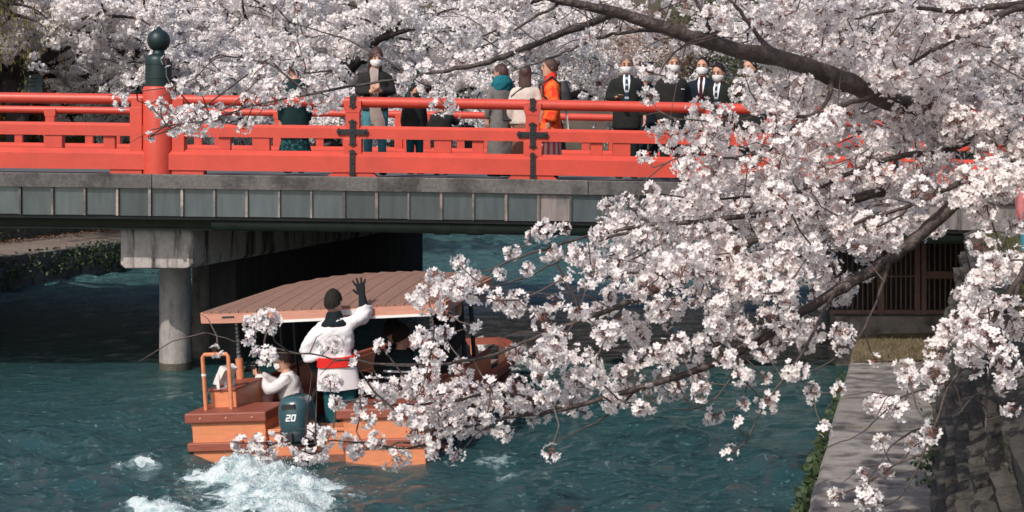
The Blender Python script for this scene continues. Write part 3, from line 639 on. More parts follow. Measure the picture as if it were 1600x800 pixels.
mat('wet_algae', (0.075, 0.068, 0.052), rough=0.5, var=0.4, scale=14, bump=0.8, bscale=40)
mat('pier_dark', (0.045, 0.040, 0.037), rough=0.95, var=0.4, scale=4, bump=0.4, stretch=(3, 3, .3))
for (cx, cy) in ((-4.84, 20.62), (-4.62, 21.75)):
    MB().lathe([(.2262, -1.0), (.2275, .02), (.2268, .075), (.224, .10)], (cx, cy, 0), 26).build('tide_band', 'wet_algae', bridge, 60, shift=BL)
    MB().lathe([(.225, -1.2), (.222, 1.56)], (cx, cy, 0), 26).build('pier_column', 'column_concrete' if cy < 21 else 'column_shade_stained', bridge, 60, shift=BL)
ww = MB(); V = []
for t_, z0, z1 in ((1.9, -1.2, 1.56), (9.2, -1.2, 2.25)):
    for a_ in (-.2, .10 + .05 * t_):
        x, y = pier_pt(t_, a_); V += [(x, y, z0), (x, y, z1)]
ww.add(V, [(0, 1, 3, 2), (4, 6, 7, 5), (2, 3, 7, 6), (0, 4, 5, 1), (1, 5, 7, 3)]).build('pier_wall', 'pier_dark', bridge, shift=BL)
# abutment at the right end
ab = MB().box(6.9, 14, 19.35, 28.6, -1.2, 2.15); ab.build('abutment', 'wall_concrete', bridge, shift=BL)
MB().box(6.25, 6.9, 24.0, 28.6, -1.2, 2.15).build('abutment', 'wall_concrete', bridge, shift=BL)  # block added behind the gate to shut out light from the far end
MB().box(-19, -15.0, 18.6, 29.2, -1.2, 2.7).build('abutment', 'wall_concrete', bridge, shift=BL)
mb = MB().box(9.2, 40, 18.9, 29.2, -1.0, 2.62); kind(mb.build('road_right', 'deck_asphalt'), 'structure')
mb = MB().box(-60, -15.5, 18.9, 29.2, -1.0, 2.92); kind(mb.build('road_left', 'deck_asphalt'), 'structure')

# ------------------------------------------------------------------ barred gate under the bridge
GY = 21.2
gate = empty('barred_gate', 'rust brown barred steel gate under the end of the bridge', 'gate', (at(1400, 500, GY).x, GY, WALK_Z))
gx = lambda px: at(px, 0, GY).x; gz = lambda py: at(0, py, GY).z
GB = lambda mb, nm, bev=0: mb.build(nm, 'gate_steel', gate, bevel=bev, shift=gate.location)
for px in (1377, 1433, 1443, 1522): GB(MB().box(gx(px) - .035, gx(px) + .035, GY - .04, GY + .04, gz(492), gz(368)), 'gate_post', .006)
GB(MB().box(gx(1296), gx(1560), GY - .03, GY + .03, gz(377), gz(369)), 'top_bar')
GB(MB().box(gx(1296), gx(1560), GY - .03, GY + .03, gz(490), gz(484)), 'bottom_bar')
GB(MB().box(gx(1445), gx(1520), GY - .025, GY + .025, gz(435), gz(424)), 'middle_bar')
GB(MB().box(gx(1296), gx(1430), GY - .015, GY + .015, gz(433), gz(430.5)), 'middle_bar')
for px in list(np.arange(1300, 1376, 8.0)) + list(np.arange(1385, 1430, 7.6)) + list(np.arange(1452, 1520, 8.4)) + list(np.arange(1530, 1560, 8.4)):
    low = 545 if px < 1376 else 486
    GB(MB().tube([(gx(px), GY, gz(low)), (gx(px), GY, gz(373))], .010, 6), 'bar')
GB(MB().box(gx(1294), gx(1376), GY - .02, GY + .02, gz(546), gz(541)), 'bottom_bar')
mb = MB().box(gx(1300), 6.95, GY - .25, GY + .2, -1.0, gz(491)); o = mb.build('gate_sill', 'walk_concrete', bevel=.02); o.parent = gate; o.matrix_parent_inverse = Matrix.Translation(-gate.location)

# ------------------------------------------------------------------ the sightseeing boat
HEAD = R(13); ROLL = R(-4.0)
BO = Vector((-2.085, 14.70, 0.02))
boat = empty('sightseeing_boat', 'orange and brown wooden sightseeing boat with a low boarded roof', 'boat', BO, (0, ROLL, -HEAD))
BM = Matrix.Translation(BO) @ Euler((0, ROLL, -HEAD)).to_matrix().to_4x4(); BMI = BM.inverted()
def onboat(px, py, z):                      # photo pixel -> boat coordinates on the plane z
    o_ = BMI @ Vector((0, 0, EYE)); d_ = (BMI @ at(px, py, 10)) - o_; k = (z - o_.z) / d_.z; return o_ + d_ * k
def B(name, mb, m, smooth=None, bevel=0.0, parent=None): return mb.build(name, m, parent or boat, smooth, bevel)
LB = 5.3
def hw(y): return 1.24 if y < 3.4 else 1.24 - 0.42 * ((y - 3.4) / 1.9) ** 2.2
def sheer(y): return 0.36 + 0.07 * max(0, (y - 3.2) / 2.1) ** 1.6
# hull shell
ysec = [0.02, 0.5, 1.2, 2.0, 2.8, 3.4, 3.8, 4.2, 4.6, 4.9, 5.1, 5.25, 5.3]
V = []
for y in ysec:
    w_ = hw(min(y, 5.3)); s_ = sheer(y); e = 0.86
    V += [(-w_ * .8, y, -.22), (-w_ * e, y, -.05), (-w_, y, s_), (-w_ + .06, y, s_), (-w_ + .08, y, .03), (w_ - .08, y, .03), (w_ - .06, y, s_), (w_, y, s_), (w_ * e, y, -.05), (w_ * .8, y, -.22)]
n = 10; fs = [(i * n + k, i * n + (k + 1) % n, i * n + n + (k + 1) % n, i * n + n + k) for i in range(len(ysec) - 1) for k in range(n)]
fs += [tuple(range(n))[::-1], tuple(range((len(ysec) - 1) * n, len(ysec) * n))]
B('hull', MB().add(V, fs), 'boat_side', smooth=30)
# bow plate, ribs outside, gunwale rails
for sx_ in (-1, 1):
    pts = [(sx_ * (hw(y) + .03), y, sheer(y) + .01) for y in np.linspace(.1, 5.25, 26)]
    if sx_ == 1: pts += [(x, 5.34 + .06 * (1 - (x / .82) ** 2), sheer(5.3) + .03) for x in np.linspace(.72, 0, 6)]
    else: pts += [(x, 5.34 + .06 * (1 - (x / .82) ** 2), sheer(5.3) + .03) for x in np.linspace(-.72, 0, 6)]
    g_ = MB(); V = []
    for i, p in enumerate(pts):
        a_ = Vector(pts[max(i - 1, 0)]); c_ = Vector(pts[min(i + 1, len(pts) - 1)]); t_ = (c_ - a_).normalized(); u = Vector((t_.y, -t_.x, 0)).normalized() * .055
        P = Vector(p); V += [P - u + Vector((0, 0, -.05)), P + u + Vector((0, 0, -.05)), P + u + Vector((0, 0, .035)), P - u + Vector((0, 0, .035))]
    fs = [(i * 4 + k, i * 4 + (k + 1) % 4, i * 4 + 4 + (k + 1) % 4, i * 4 + 4 + k) for i in range(len(pts) - 1) for k in range(4)] + [(3, 2, 1, 0), tuple(range(len(pts) * 4 - 4, len(pts) * 4))]
    B('gunwale', g_.add(V, fs), 'boat_brown', smooth=40)
    g_ = MB()
    pts2 = [(sx_ * (hw(y) * .93 + .03), y, .12 + .1 * max(0, (y - 3.2) / 2.1)) for y in np.linspace(.1, 5.25, 22)]
    B('rub_rail', MB().tube(pts2, .035, 8), 'boat_brown', smooth=40)
    for y in np.arange(3.0, 5.1, .33):
        w_ = hw(y); B('hull_rib', MB().tube([(sx_ * (w_ * .87 + .012), y, -.04), (sx_ * (w_ + .012), y, sheer(y) - .03)], .016, 5), 'boat_brown')
# bow deck boards
for k in range(9):
    x0 = -.99 + k * .22
    y1 = 5.2 if abs(x0 + .11) < .7 else 4.9 if abs(x0 + .11) < .8 else 4.3
    B('deck_board', MB().box(x0 + .006, x0 + .214, 3.35, y1, .19, .215 + .003 * (k % 2)), 'deck_board')
B('deck_riser', MB().box(-1.02, 1.02, 3.33, 3.37, .03, .20), 'boat_orange')
# stern blocks
def stern_block(x0, x1):
    B('stern_box', MB().box(x0, x1, 0.0, .5, -.15, .40), 'boat_orange', bevel=.008)
    B('cap_plank', MB().box(x0 - .06, x1 + .03, -.045, .56, .40, .505), 'boat_brown', bevel=.015)
    B('rub_plank', MB().box(x0 - .05, x1 + .02, -.04, .5, .105, .195), 'boat_brown', bevel=.012)
    for xx_ in (x0 + .12, (x0 + x1) / 2, x1 - .12):
        B('plank_bolt', MB().ell((xx_, -.047, .45), (.013, .008, .013), 8, 5), 'roof_fascia')
stern_block(-1.27, -.45); stern_block(.40, 1.25)
B('transom', MB().box(-.45, .40, .06, .12, -.15, .27), 'boat_orange', bevel=.01)
B('transom_ledge', MB().box(-.45, .40, .04, .34, .27, .305), 'boat_orange', bevel=.008)
# box and hoop rail on the left stern
q = Vector((-1.18, .17, .5)); q2 = Vector((-.89, .17, .5))
B('locker', MB().box(q.x, q2.x, .30, .98, .42, .68), 'boat_orange', bevel=.008)
B('locker_lid', MB().box(q.x - .015, q2.x + .015, .28, 1.0, .68, .705), 'boat_brown', bevel=.006)
hp = [(q.x + .0, .17, .50), (q.x + .0, .17, 1.06), (q.x + .02, .17, 1.085), (q2.x - .02, .17, 1.085), (q2.x, .17, 1.06), (q2.x, .17, .50)]
B('hoop_rail', MB().tube(hp, .022, 10), 'boat_orange', smooth=50)
B('rope_tie', MB().tube([(q.x + .0, .17, .86 + .012 * k) for k in range(3)], .027, 8), 'white_paint')
# benches along both sides
for sx_ in (-1, 1):
    B('bench', MB().box(min(sx_ * .75, sx_ * 1.10), max(sx_ * .75, sx_ * 1.10), .95, 3.25, .26, .31).box(min(sx_ * .78, sx_ * 1.08), max(sx_ * .78, sx_ * 1.08), 1.0, 3.2, .03, .26), 'boat_brown', bevel=.008)
    B('side_board', MB().box(min(sx_ * 1.11, sx_ * 1.15), max(sx_ * 1.11, sx_ * 1.15), .55, 3.3, .30, .58), 'boat_orange', bevel=.008)
    B('handrail', MB().tube([(sx_ * 1.13, .6, .60), (sx_ * 1.13, 3.3, .60)], .03, 8), 'boat_brown', smooth=40)
# roof posts
for (x, y) in ((-1.12, .95), (1.12, .95), (-1.12, 2.2), (1.12, 2.2), (-1.12, 2.62), (1.12, 2.62)):
    p = B('roof_post', MB().tube([(x, y, .35), (x, y, 1.46)], .026, 10), 'steel_pole' if y < 1 else 'dark_metal', smooth=50)
    if y < 1:
        B('post_sleeve', MB().tube([(x, y, .35), (x, y, .93)], .042, 12), 'boat_orange' if x < 0 else 'boat_brown', smooth=50)
        B('cable_coil', MB().tube([(x + .034 * math.cos(k * .9), y + .034 * math.sin(k * .9), .95 + k * .0062) for k in range(80)], .006, 5), 'dark_metal')
# roof: boards laid lengthwise over a low curved ridge
RY0, RY1, RW = .62, 2.72, 1.36
def roofz(x, y):
    u = abs(x) / RW; v = (y - RY0) / (RY1 - RY0)
    rise = 0.13 * (1 - u ** 2.4) * min(1, (v * 1.5) ** .8) 
    return 1.475 + rise + 0.055 * v + .012 * u ** 6
roofm = B('roof', MB().add([(x, y, roofz(x, y) - .030) for y in np.linspace(RY0 + .02, RY1 - .02, 16) for x in np.linspace(-RW + .02, RW - .02, 17)],
                      [(i * 17 + k, i * 17 + k + 1, i * 17 + 18 + k, i * 17 + 17 + k) for i in range(15) for k in range(16)]), 'boat_brown', smooth=60)
nb = 26
for k in range(nb):
    x0 = -RW + 2 * RW * k / nb + .004; x1 = -RW + 2 * RW * (k + 1) / nb - .004; V = []; yl = np.linspace(RY0, RY1, 20)
    for y in yl:
        z0, z1 = roofz(x0, y), roofz(x1, y); lift = .008 * (k % 2)
        V += [(x0, y, z0 - .022), (x1, y, z1 - .022), (x1, y, z1 + lift), (x0, y, z0 + lift + .008)]
    fs = [(i * 4 + j, i * 4 + (j + 1) % 4, i * 4 + 4 + (j + 1) % 4, i * 4 + 4 + j) for i in range(len(yl) - 1) for j in range(4)] + [(3, 2, 1, 0), tuple(range(len(yl) * 4 - 4, len(yl) * 4))]
    B('roof_board', MB().add(V, fs), 'roof_board', smooth=35, parent=roofm)
fa = MB(); V = []; xl = np.linspace(-RW - .01, RW + .01, 17)
for x in xl: z = roofz(x, RY0); V += [(x, RY0 - .035, z - .115), (x, RY0 - .003, z - .115), (x, RY0 - .003, z - .014), (x, RY0 - .035, z - .014)]
fs = [(i * 4 + j, i * 4 + (j + 1) % 4, i * 4 + 4 + (j + 1) % 4, i * 4 + 4 + j) for i in range(16) for j in range(4)] + [(0, 1, 2, 3), (64, 65, 66, 67)]
B('fascia', fa.add(V, fs), 'roof_fascia', parent=roofm)
for sx_ in (-1, 1):
    V = []; yl = np.linspace(RY0, RY1, 12)
    for y in yl: z = roofz(RW, y); x = sx_ * RW; V += [(x, y, z - .10), (x + sx_ * .03, y, z - .10), (x + sx_ * .03, y, z - .004), (x, y, z - .004)]
    fs = [(i * 4 + j, i * 4 + (j + 1) % 4, i * 4 + 4 + (j + 1) % 4, i * 4 + 4 + j) for i in range(11) for j in range(4)] + [(0, 1, 2, 3), (44, 45, 46, 47)]
    B('side_fascia', MB().add(V, fs), 'roof_fascia', parent=roofm)
B('white_trim', MB().box(-.72, RW - .12, RY0 - .045, RY0 - .005, 1.345, 1.372), 'white_paint', parent=roofm)
B('eave_lamp', MB().box(-.86, -.78, RY0 - .06, RY0 - .035, 1.405, 1.44), 'white_paint', bevel=.006, parent=roofm)
B('eave_plate', MB().box(.12, .42, RY0 - .05, RY0 - .035, 1.395, 1.45), 'white_paint', parent=roofm)
B('eave_slot', MB().box(-1.12, -.98, RY0 - .042, RY0 - .034, 1.42, 1.437), 'motor_dark', parent=roofm)
for y in (.8, 1.5, 2.1, 2.6): B('roof_beam', MB().box(-1.25, 1.25, y - .03, y + .03, 1.38, 1.44), 'boat_brown', parent=roofm)
# short mooring posts on the bow deck, floodlights
for px, py, h_ in ((668, 606, .40), (680, 604, .42), (707, 578, .28), (740, 552, .22)):
    p = onboat(px, py, .215); B('mooring_post', MB().lathe([(.045, 0), (.045, h_), (.035, h_ + .012)], (p.x, p.y, .2), 14), 'boat_orange', smooth=50)
def floodlight(px, py, z, rz):
    p = onboat(px, py, z); e = MB()
    M_ = Matrix.Translation(p) @ Matrix.Rotation(rz, 4, 'Z')
    body = MB().prism([(-.10, .05), (-.02, .04), (.10, .20), (.03, .25)], -.10, .10, 'x').warp(lambda x, y, zz: M_ @ Vector((x, y, zz)))
    o_ = B('floodlight', body, 'white_paint', bevel=.006)
    ft = MB().box(-.012, .012, -.02, .02, 0, .12).box(-.115, -.105, -.02, .02, 0, .16).box(.105, .115, -.02, .02, 0, .16).box(-.115, .115, -.02, .02, -.0, .012).warp(lambda x, y, zz: M_ @ Vector((x, y, zz)))
    B('lamp_bracket', ft, 'white_paint', parent=o_)
    fin = MB()
    for k in range(5): fin.box(-.08 + k * .035, -.07 + k * .035, -.115, -.06, .07, .13)
    B('lamp_fins', fin.warp(lambda x, y, zz: M_ @ Vector((x, y, zz))), 'kerb_concrete', parent=o_)
floodlight(700, 600, .22, R(115)); floodlight(755, 553, .22, R(80)); floodlight(353, 606, .70, R(-110))
# rope on the bow
rp = [onboat(a_, b_, .235) for a_, b_ in ((690, 560), (705, 550), (722, 548), (735, 556), (728, 566), (712, 570))]
B('mooring_rope', MB().tube(rp, .014, 6), 'bank_path')
# outboard motor
mx_ = -.05
cow = MB()
sec = [(.31, .115, .15, .0), (.33, .150, .19, .0), (.40, .165, .215, .0), (.48, .168, .225, .0), (.56, .16, .215, -.005), (.62, .145, .195, -.01), (.66, .12, .16, -.015), (.68, .07, .10, -.015)]
cow.rings([((mx_, -.10 + dy, z), (a_, 0, 0), (0, b_, 0)) for z, a_, b_, dy in sec], n=24, power=2.9)
motor = B('outboard_motor', cow, 'motor_teal', smooth=40)
B('motor_skirt', MB().rings([((mx_, -.10, z), (a_, 0, 0), (0, b_, 0)) for z, a_, b_ in [(.20, .12, .14), (.24, .165, .205), (.31, .17, .218), (.335, .164, .21)]], n=24, power=2.7), 'motor_dark', smooth=40, parent=motor)
B('motor_leg', MB().prism([(-.20, .22), (.05, .22), (.03, -.35), (-.14, -.35)], mx_ - .05, mx_ + .05, 'x'), 'motor_dark', bevel=.01, parent=motor)
B('motor_clamp', MB().box(mx_ - .11, mx_ + .11, .02, .20, .12, .34), 'motor_dark', bevel=.01, parent=motor)
B('intake_grille', MB().prism([(mx_ - .075, .575), (mx_ + .075, .575), (mx_ + .065, .615), (mx_ - .065, .615)], -.335, -.29, 'y'), 'black_rubber', parent=motor)
B('motor_latch', MB().box(mx_ - .03, mx_ + .03, -.345, -.30, .24, .33), 'black_rubber', bevel=.008, parent=motor)
B('tiller', MB().tube([(mx_ + .02, .10, .44), (mx_ + .0, .35, .55), (mx_ - .06, .62, .60)], [.03, .024, .028], 8), 'black_rubber', smooth=50, parent=motor)
B('fuel_hose', MB().tube([(mx_ + .15, .0, .38), (mx_ + .26, .02, .30), (mx_ + .30, .15, .22), (mx_ + .22, .3, .10)], .012, 6), 'black_rubber', parent=motor)
# the white figures "20"
def figure(strokes, x0, z0, s_):
    mb_ = MB()
    for (ax, az, bx, bz_) in strokes:
        a_ = Vector((x0 + ax * s_ + az * s_ * .25, 0, z0 + az * s_)); b_ = Vector((x0 + bx * s_ + bz_ * s_ * .25, 0, z0 + bz_ * s_)); t_ = (b_ - a_).normalized(); u = Vector((-t_.z, 0, t_.x)) * s_ * .12
        a_ -= t_ * s_ * .1; b_ += t_ * s_ * .1
        yy_ = lambda p_: -.10 - .2235 * (max(0.0, 1 - (abs(p_.x - mx_) / .168) ** 2.9)) ** (1 / 2.9) - .006
        c4 = [a_ - u, b_ - u, b_ + u, a_ + u]; V_ = []
        for p_ in c4: V_.append((p_.x, yy_(p_), p_.z))
        for p_ in c4: V_.append((p_.x, yy_(p_) + .006, p_.z))
        mb_.add(V_, [(0, 1, 2, 3), (7, 6, 5, 4), (0, 4, 5, 1), (1, 5, 6, 2), (2, 6, 7, 3), (3, 7, 4, 0)])
    return mb_
two = [(0, 1, .6, 1), (.6, 1, .6, .55), (.6, .5, 0, .45), (0, .45, 0, 0), (0, 0, .6, 0)]; zero = [(0, 0, 0, 1), (0, 1, .6, 1), (.6, 1, .6, 0), (.6, 0, 0, 0)]
lt = figure(two, mx_ - .03, .455, .055); z2 = figure(zero, mx_ + .025, .455, .055); lt.add(z2.v, z2.f); B('number_lettering', lt, 'decal_white', parent=motor)

# ------------------------------------------------------------------ people
def remesh(mb, voxel, smooth=3, name='body', noise=0.0, nsc=9.0):
    me = bpy.data.meshes.new(name); me.from_pydata(mb.v, [], mb.f)
    b_ = bmesh.new(); b_.from_mesh(me); bmesh.ops.recalc_face_normals(b_, faces=b_.faces); b_.to_mesh(me); b_.free()
    o_ = bpy.data.objects.new('tmp', me); COL.objects.link(o_)
    r_ = o_.modifiers.new('r', 'REMESH'); r_.mode = 'VOXEL'; r_.voxel_size = voxel
    if smooth:
        s_ = o_.modifiers.new('s', 'SMOOTH'); s_.iterations = smooth; s_.factor = 0.5
    dg = bpy.context.evaluated_depsgraph_get(); res = bpy.data.meshes.new_from_object(o_.evaluated_get(dg)); res.name = name
    bpy.data.objects.remove(o_); bpy.data.meshes.remove(me)
    if noise and len(res.vertices):
        V_ = np.empty(len(res.vertices) * 3, np.float32); res.vertices.foreach_get('co', V_); V_ = V_.reshape(-1, 3)
        d_ = fbm(V_[:, 0] * nsc + V_[:, 2] * nsc * 1.3, V_[:, 1] * nsc - V_[:, 2] * nsc * .9, 3) - .5
        nn = np.empty(len(res.vertices) * 3, np.float32); res.vertices.foreach_get('normal', nn); V_ += nn.reshape(-1, 3) * d_[:, None].astype(np.float32) * noise * 2
        res.vertices.foreach_set('co', V_.ravel())
    res.polygons.foreach_set('use_smooth', [True] * len(res.polygons)); res.update()
    return res
V3 = Vector
def limb(mb, pts, rad, n=12, sub=4):
    """smooth tapered limb through joints"""
    P = [V3(p) for p in pts]; out = []; rr_ = []
    for i in range(len(P) - 1):
        for k in range(sub):
            t_ = k / sub; out.append(P[i].lerp(P[i + 1], t_)); rr_.append(rad[i] + (rad[i + 1] - rad[i]) * t_)
    out.append(P[-1]); rr_.append(rad[-1])
    for _ in range(1):
        o2 = [out[0]] + [(out[i - 1] + out[i] * 2 + out[i + 1]) / 4 for i in range(1, len(out) - 1)] + [out[-1]]; out = o2
    mb.tube(out, rr_, n)
def hand(mb, W, D, nrm, thumb, spread=0.15, curl=0.35, s=1.0, fr=.0092):
    """palm, four fingers of unequal length and a thumb leaving the side of the palm; nrm = palm normal (fingers curl to it)"""
    W = V3(W); D = V3(D).normalized(); nrm = V3(nrm); nrm = (nrm - D * nrm.dot(D)).normalized(); S = D.cross(nrm) * thumb
    mb.rings([(W - D * .02, S * .027 * s, nrm * .021 * s), (W + D * .02 * s, S * .034 * s, nrm * .019 * s), (W + D * .06 * s, S * .043 * s, nrm * .017 * s), (W + D * .092 * s, S * .042 * s, nrm * .014 * s)], n=12)
    for k, ln in enumerate((.072, .082, .076, .058)):
        off = (1.5 - k) / 1.5; b_ = W + (D * .085 + S * .031 * off) * s; d_ = (D + S * spread * off).normalized(); pts = [b_]
        for j in range(3):
            d_ = (d_ + nrm * curl).normalized(); b_ = b_ + d_ * ln * s * (.45, .32, .23)[j]; pts.append(b_)
        mb.tube(pts, [fr * s, fr * s, fr * .92 * s, fr * .75 * s], 8)
    b_ = W + (D * .022 + S * .03) * s; d_ = (D * .65 + S * .75 + nrm * .15).normalized(); pts = [b_]
    for j in range(2):
        pts.append(pts[-1] + d_ * .034 * s); d_ = (d_ + D * .35 + nrm * curl * .5).normalized()
    mb.tube(pts, [fr * 1.35 * s, fr * 1.15 * s, fr * .85 * s], 8)
TORSO = [(-.13, .155, .11), (-.02, .16, .115), (.10, .138, .10), (.24, .146, .108), (.36, .160, .112), (.43, .140, .095), (.48, .085, .07), (.54, .055, .056)]
def headrings(Hc, yaw, tilt, sc=1.10):
    M_ = Matrix.Rotation(yaw, 3, 'Z') @ Matrix.Rotation(tilt, 3, 'X'); X = M_ @ V3((1, 0, 0)); Yv = M_ @ V3((0, 1, 0)); Z = M_ @ V3((0, 0, 1))
    prof = [(-.125, .030, .032, -.052), (-.115, .045, .052, -.035), (-.085, .060, .078, -.010), (-.045, .070, .090, .0), (0, .075, .096, .004), (.045, .077, .099, .006), (.080, .066, .085, .006), (.104, .044, .058, .006), (.117, .018, .024, .006)]
    H_ = V3(Hc); return [(H_ + Z * z * sc + Yv * dy * sc, X * a_ * sc, Yv * b_ * sc) for z, a_, b_, dy in prof], X, Yv, Z
def person(label, loc, rotz, H=1.7, pelvis=(0, 0, .93), chest=(0, .005, 1.30), neck=(0, .012, 1.47), head=(0, -.012, 1.60), yaw=0, tilt=0,
           arms=None, legs=None, hands=None, coat=None, trousers=None, skirt=None, hair='short', haircol='hair_black', mask=None, group=None, extras=None, shoes='black_rubber', build=1.0, matrix=None, glove=None, voxel=.0128):
    sc = H / 1.72
    root = empty('person', label, 'person', loc, (0, 0, rotz), group)
    root.scale = (sc, sc, sc)
    if matrix is not None: root.matrix_world = matrix
    Pp, Cc, Nk = V3(pelvis), V3(chest), V3(neck)
    def spine(dz):
        if dz <= 0: d_ = (Cc - Pp).normalized(); return Pp + d_ * dz, d_
        l1 = (Cc - Pp).length
        if dz <= l1: return Pp.lerp(Cc, dz / l1), (Cc - Pp).normalized().lerp((Nk - Cc).normalized(), .5 * dz / l1).normalized()
        d_ = (Nk - Cc).normalized(); return Cc + d_ * (dz - l1), d_
    sv = V3((1, 0, 0))
    def ring(dz, a_, b_):
        p, d_ = spine(dz); f_ = sv.cross(d_).normalized() if abs(sv.dot(d_)) < .99 else V3((0, 1, 0)); s_ = d_.cross(f_) * -1
        f_ = d_.cross(sv).normalized(); return (p, sv * a_, f_ * b_)
    shl, _ = spine(.42)
    if arms is None: arms = {}
    A = {}
    for k, sx_ in (('L', -1), ('R', 1)):
        A[k] = [V3(p) for p in arms.get(k, [shl + V3((sx_ * .165, 0, -.03)), shl + V3((sx_ * .225, .03, -.30)), shl + V3((sx_ * .215, -.05, -.55))])]
    G = {}
    for k, sx_ in (('L', -1), ('R', 1)):
        G[k] = [V3(p) for p in (legs or {}).get(k, [Pp + V3((sx_ * .09, 0, -.04)), V3((sx_ * .095, -.01, .49)), V3((sx_ * .10, .02, .085)), V3((sx_ * .115, -.13, .03))])]
    # --- body: one continuous skin
    bd = MB(); bd.rings([ring(*t_) for t_ in TORSO], n=16, power=2.3)
    hr, hX, hY, hZ = headrings(head, yaw, tilt); bd.rings(hr, n=16)
    Hc = V3(head); bd.tube([Nk - V3((0, 0, .07)), Nk, Hc - hZ * .06 + hY * .015], [.058, .052, .05], 12)
    bd.tube([Hc + hZ * .02 - hY * .098, Hc - hZ * .02 - hY * .124, Hc - hZ * .033 - hY * .105], [.010, .015, .012], 8)         # nose
    bd.tube([Hc - hZ * .068 - hY * .080 - hX * .02, Hc - hZ * .068 - hY * .088, Hc - hZ * .068 - hY * .080 + hX * .02], [.008, .011, .008], 6)  # mouth
    for sx_ in (-1, 1): bd.rings([(Hc + hX * sx_ * .078 + hY * .012 - hZ * .035, hY * .012, hZ * .012), (Hc + hX * sx_ * .090 + hY * .016 - hZ * .005, hY * .020, hZ * .032), (Hc + hX * sx_ * .097 + hY * .02, hY * .014, hZ * .022)], n=8)
    for k, sx_ in (('L', -1), ('R', 1)):
        S_, E_, W_ = A[k]; limb(bd, [S_, E_, W_], [.052, .040, .027])
        hs = (hands or {}).get(k, {})
        if not hs.get('none'): hand(bd, W_, hs.get('D', (W_ - E_)), hs.get('n', V3((-sx_, -.4, 0))), hs.get('thumb', 1 if sx_ < 0 else -1), hs.get('spread', .12), hs.get('curl', .3), hs.get('s', 1.0))
        hp_, kn, an, toe = G[k]; limb(bd, [hp_, kn, an], [.085, .055, .040]); bd.rings([(an + V3((0, .04, -.045)), (.03, 0, 0), (0, 0, .03)), (an + V3((0, 0, -.02)), (.038, 0, 0), (0, .02, .05)), (toe, (.036, 0, 0), (0, 0, .02))], n=10)
    if glove is not None: bd_g = None
    me_ = remesh(bd, voxel, 1, 'body'); me_.materials.append(MATS['skin']); link('body', me_, root)
    # --- coat
    if coat:
        c = dict(hem=-.20, bulk=1.0, mat='suit_black', cuff=.045, noise=.006, flare=1.0, collar=True, slv=1.0); c.update(coat); bk = c['bulk'] * build
        cb = MB(); rs_ = []
        hems = np.linspace(c['hem'], -.02, 3)
        for i, hz in enumerate(hems[:-1]):
            fl = 1 + (c['flare'] - 1) * (1 - i / 2); rs_.append(ring(hz, (.155 * bk + .025) * fl, (.115 * bk + .03) * fl))
        for dz, a_, b_ in [(-.02, .155, .115), (.10, .138, .105), (.24, .148, .112), (.36, .160, .115), (.42, .142, .10), (.465, .095, .075)]: rs_.append(ring(dz, a_ * bk + .018, b_ * bk + .02))
        if c['collar']: rs_.append(ring(.525, .070, .072))
        cb.rings(rs_, n=20, power=2.35)
        for k, sx_ in (('L', -1), ('R', 1)):
            S_, E_, W_ = A[k]; end = E_.lerp(W_, c.get('end', .93)); limb(cb, [S_ - V3((sx_ * .05, 0, 0)), S_, E_, end], [.06 * bk, .064 * bk, .054 * bk * c['slv'], c['cuff'] * c['slv']], n=14)
        me_ = remesh(cb, .020, 3, 'coat', c['noise']); me_.materials.append(MATS[c['mat']]); co = link('coat', me_, root)
    if trousers:
        tb = MB(); w_ = 1.0 if trousers.get('slim') else 1.18
        tb.rings([ring(-.16, .155, .12), ring(-.05, .178, .128), ring(.06, .168, .12)], n=18, power=2.3)
        for k in 'LR': hp_, kn, an, toe = G[k]; limb(tb, [hp_, kn, an + (kn - an).normalized() * .03], [.098, .066 * w_, .050 * w_], n=14)
        me_ = remesh(tb, .022, 2, 'trousers', .006); me_.materials.append(MATS[trousers['mat']]); link('trousers', me_, root)
    if skirt:
        sk = MB(); n_ = 48; z0, z1 = skirt['z0'], skirt['z1']; V_ = []
        lv = np.linspace(z0, z1, 7)
        for z in lv:
            t_ = (z - z0) / (z1 - z0); rx = skirt['r0'] + (skirt['r1'] - skirt['r0']) * t_
            for k in range(n_):
                a_ = 2 * PI * k / n_; pl = 1 + skirt.get('pleat', .04) * t_ * math.sin(a_ * skirt.get('np', 12))
                V_.append((rx * pl * math.cos(a_) + pelvis[0], rx * .8 * pl * math.sin(a_) + pelvis[1], z))
        ms_ = skirt['mat'] if isinstance(skirt['mat'], (list, tuple)) else [skirt['mat']]
        for i in range(6):
            for k in range(n_):
                sk.f.append((i * n_ + k, i * n_ + (k + 1) % n_, i * n_ + n_ + (k + 1) % n_, i * n_ + n_ + k)); sk.m.append((k // 2) % len(ms_))
        sk.v = V_; sk.build('skirt', ms_, root, smooth=60)
    for k in 'LR':
        an, toe = G[k][2], G[k][3]; d_ = V3((toe.x - an.x, toe.y - an.y, 0)); d_ = d_.normalized() if d_.length > .01 else V3((0, -1, 0)); sd = V3((-d_.y, d_.x, 0)); gz_ = toe.z - .03
        b_ = V3((an.x, an.y, gz_))
        MB().rings([(b_ - d_ * .075 + V3((0, 0, .035)), sd * .028, V3((0, 0, .033))), (b_ - d_ * .05 + V3((0, 0, .045)), sd * .042, V3((0, 0, .045))), (b_ + d_ * .03 + V3((0, 0, .045)), sd * .045, V3((0, 0, .045))), (b_ + d_ * .11 + V3((0, 0, .032)), sd * .05, V3((0, 0, .032))), (b_ + d_ * .185 + V3((0, 0, .024)), sd * .034, V3((0, 0, .022)))], n=12, power=2.6).build('shoe', shoes, root, smooth=60)
    # --- face details
    ey = MB()
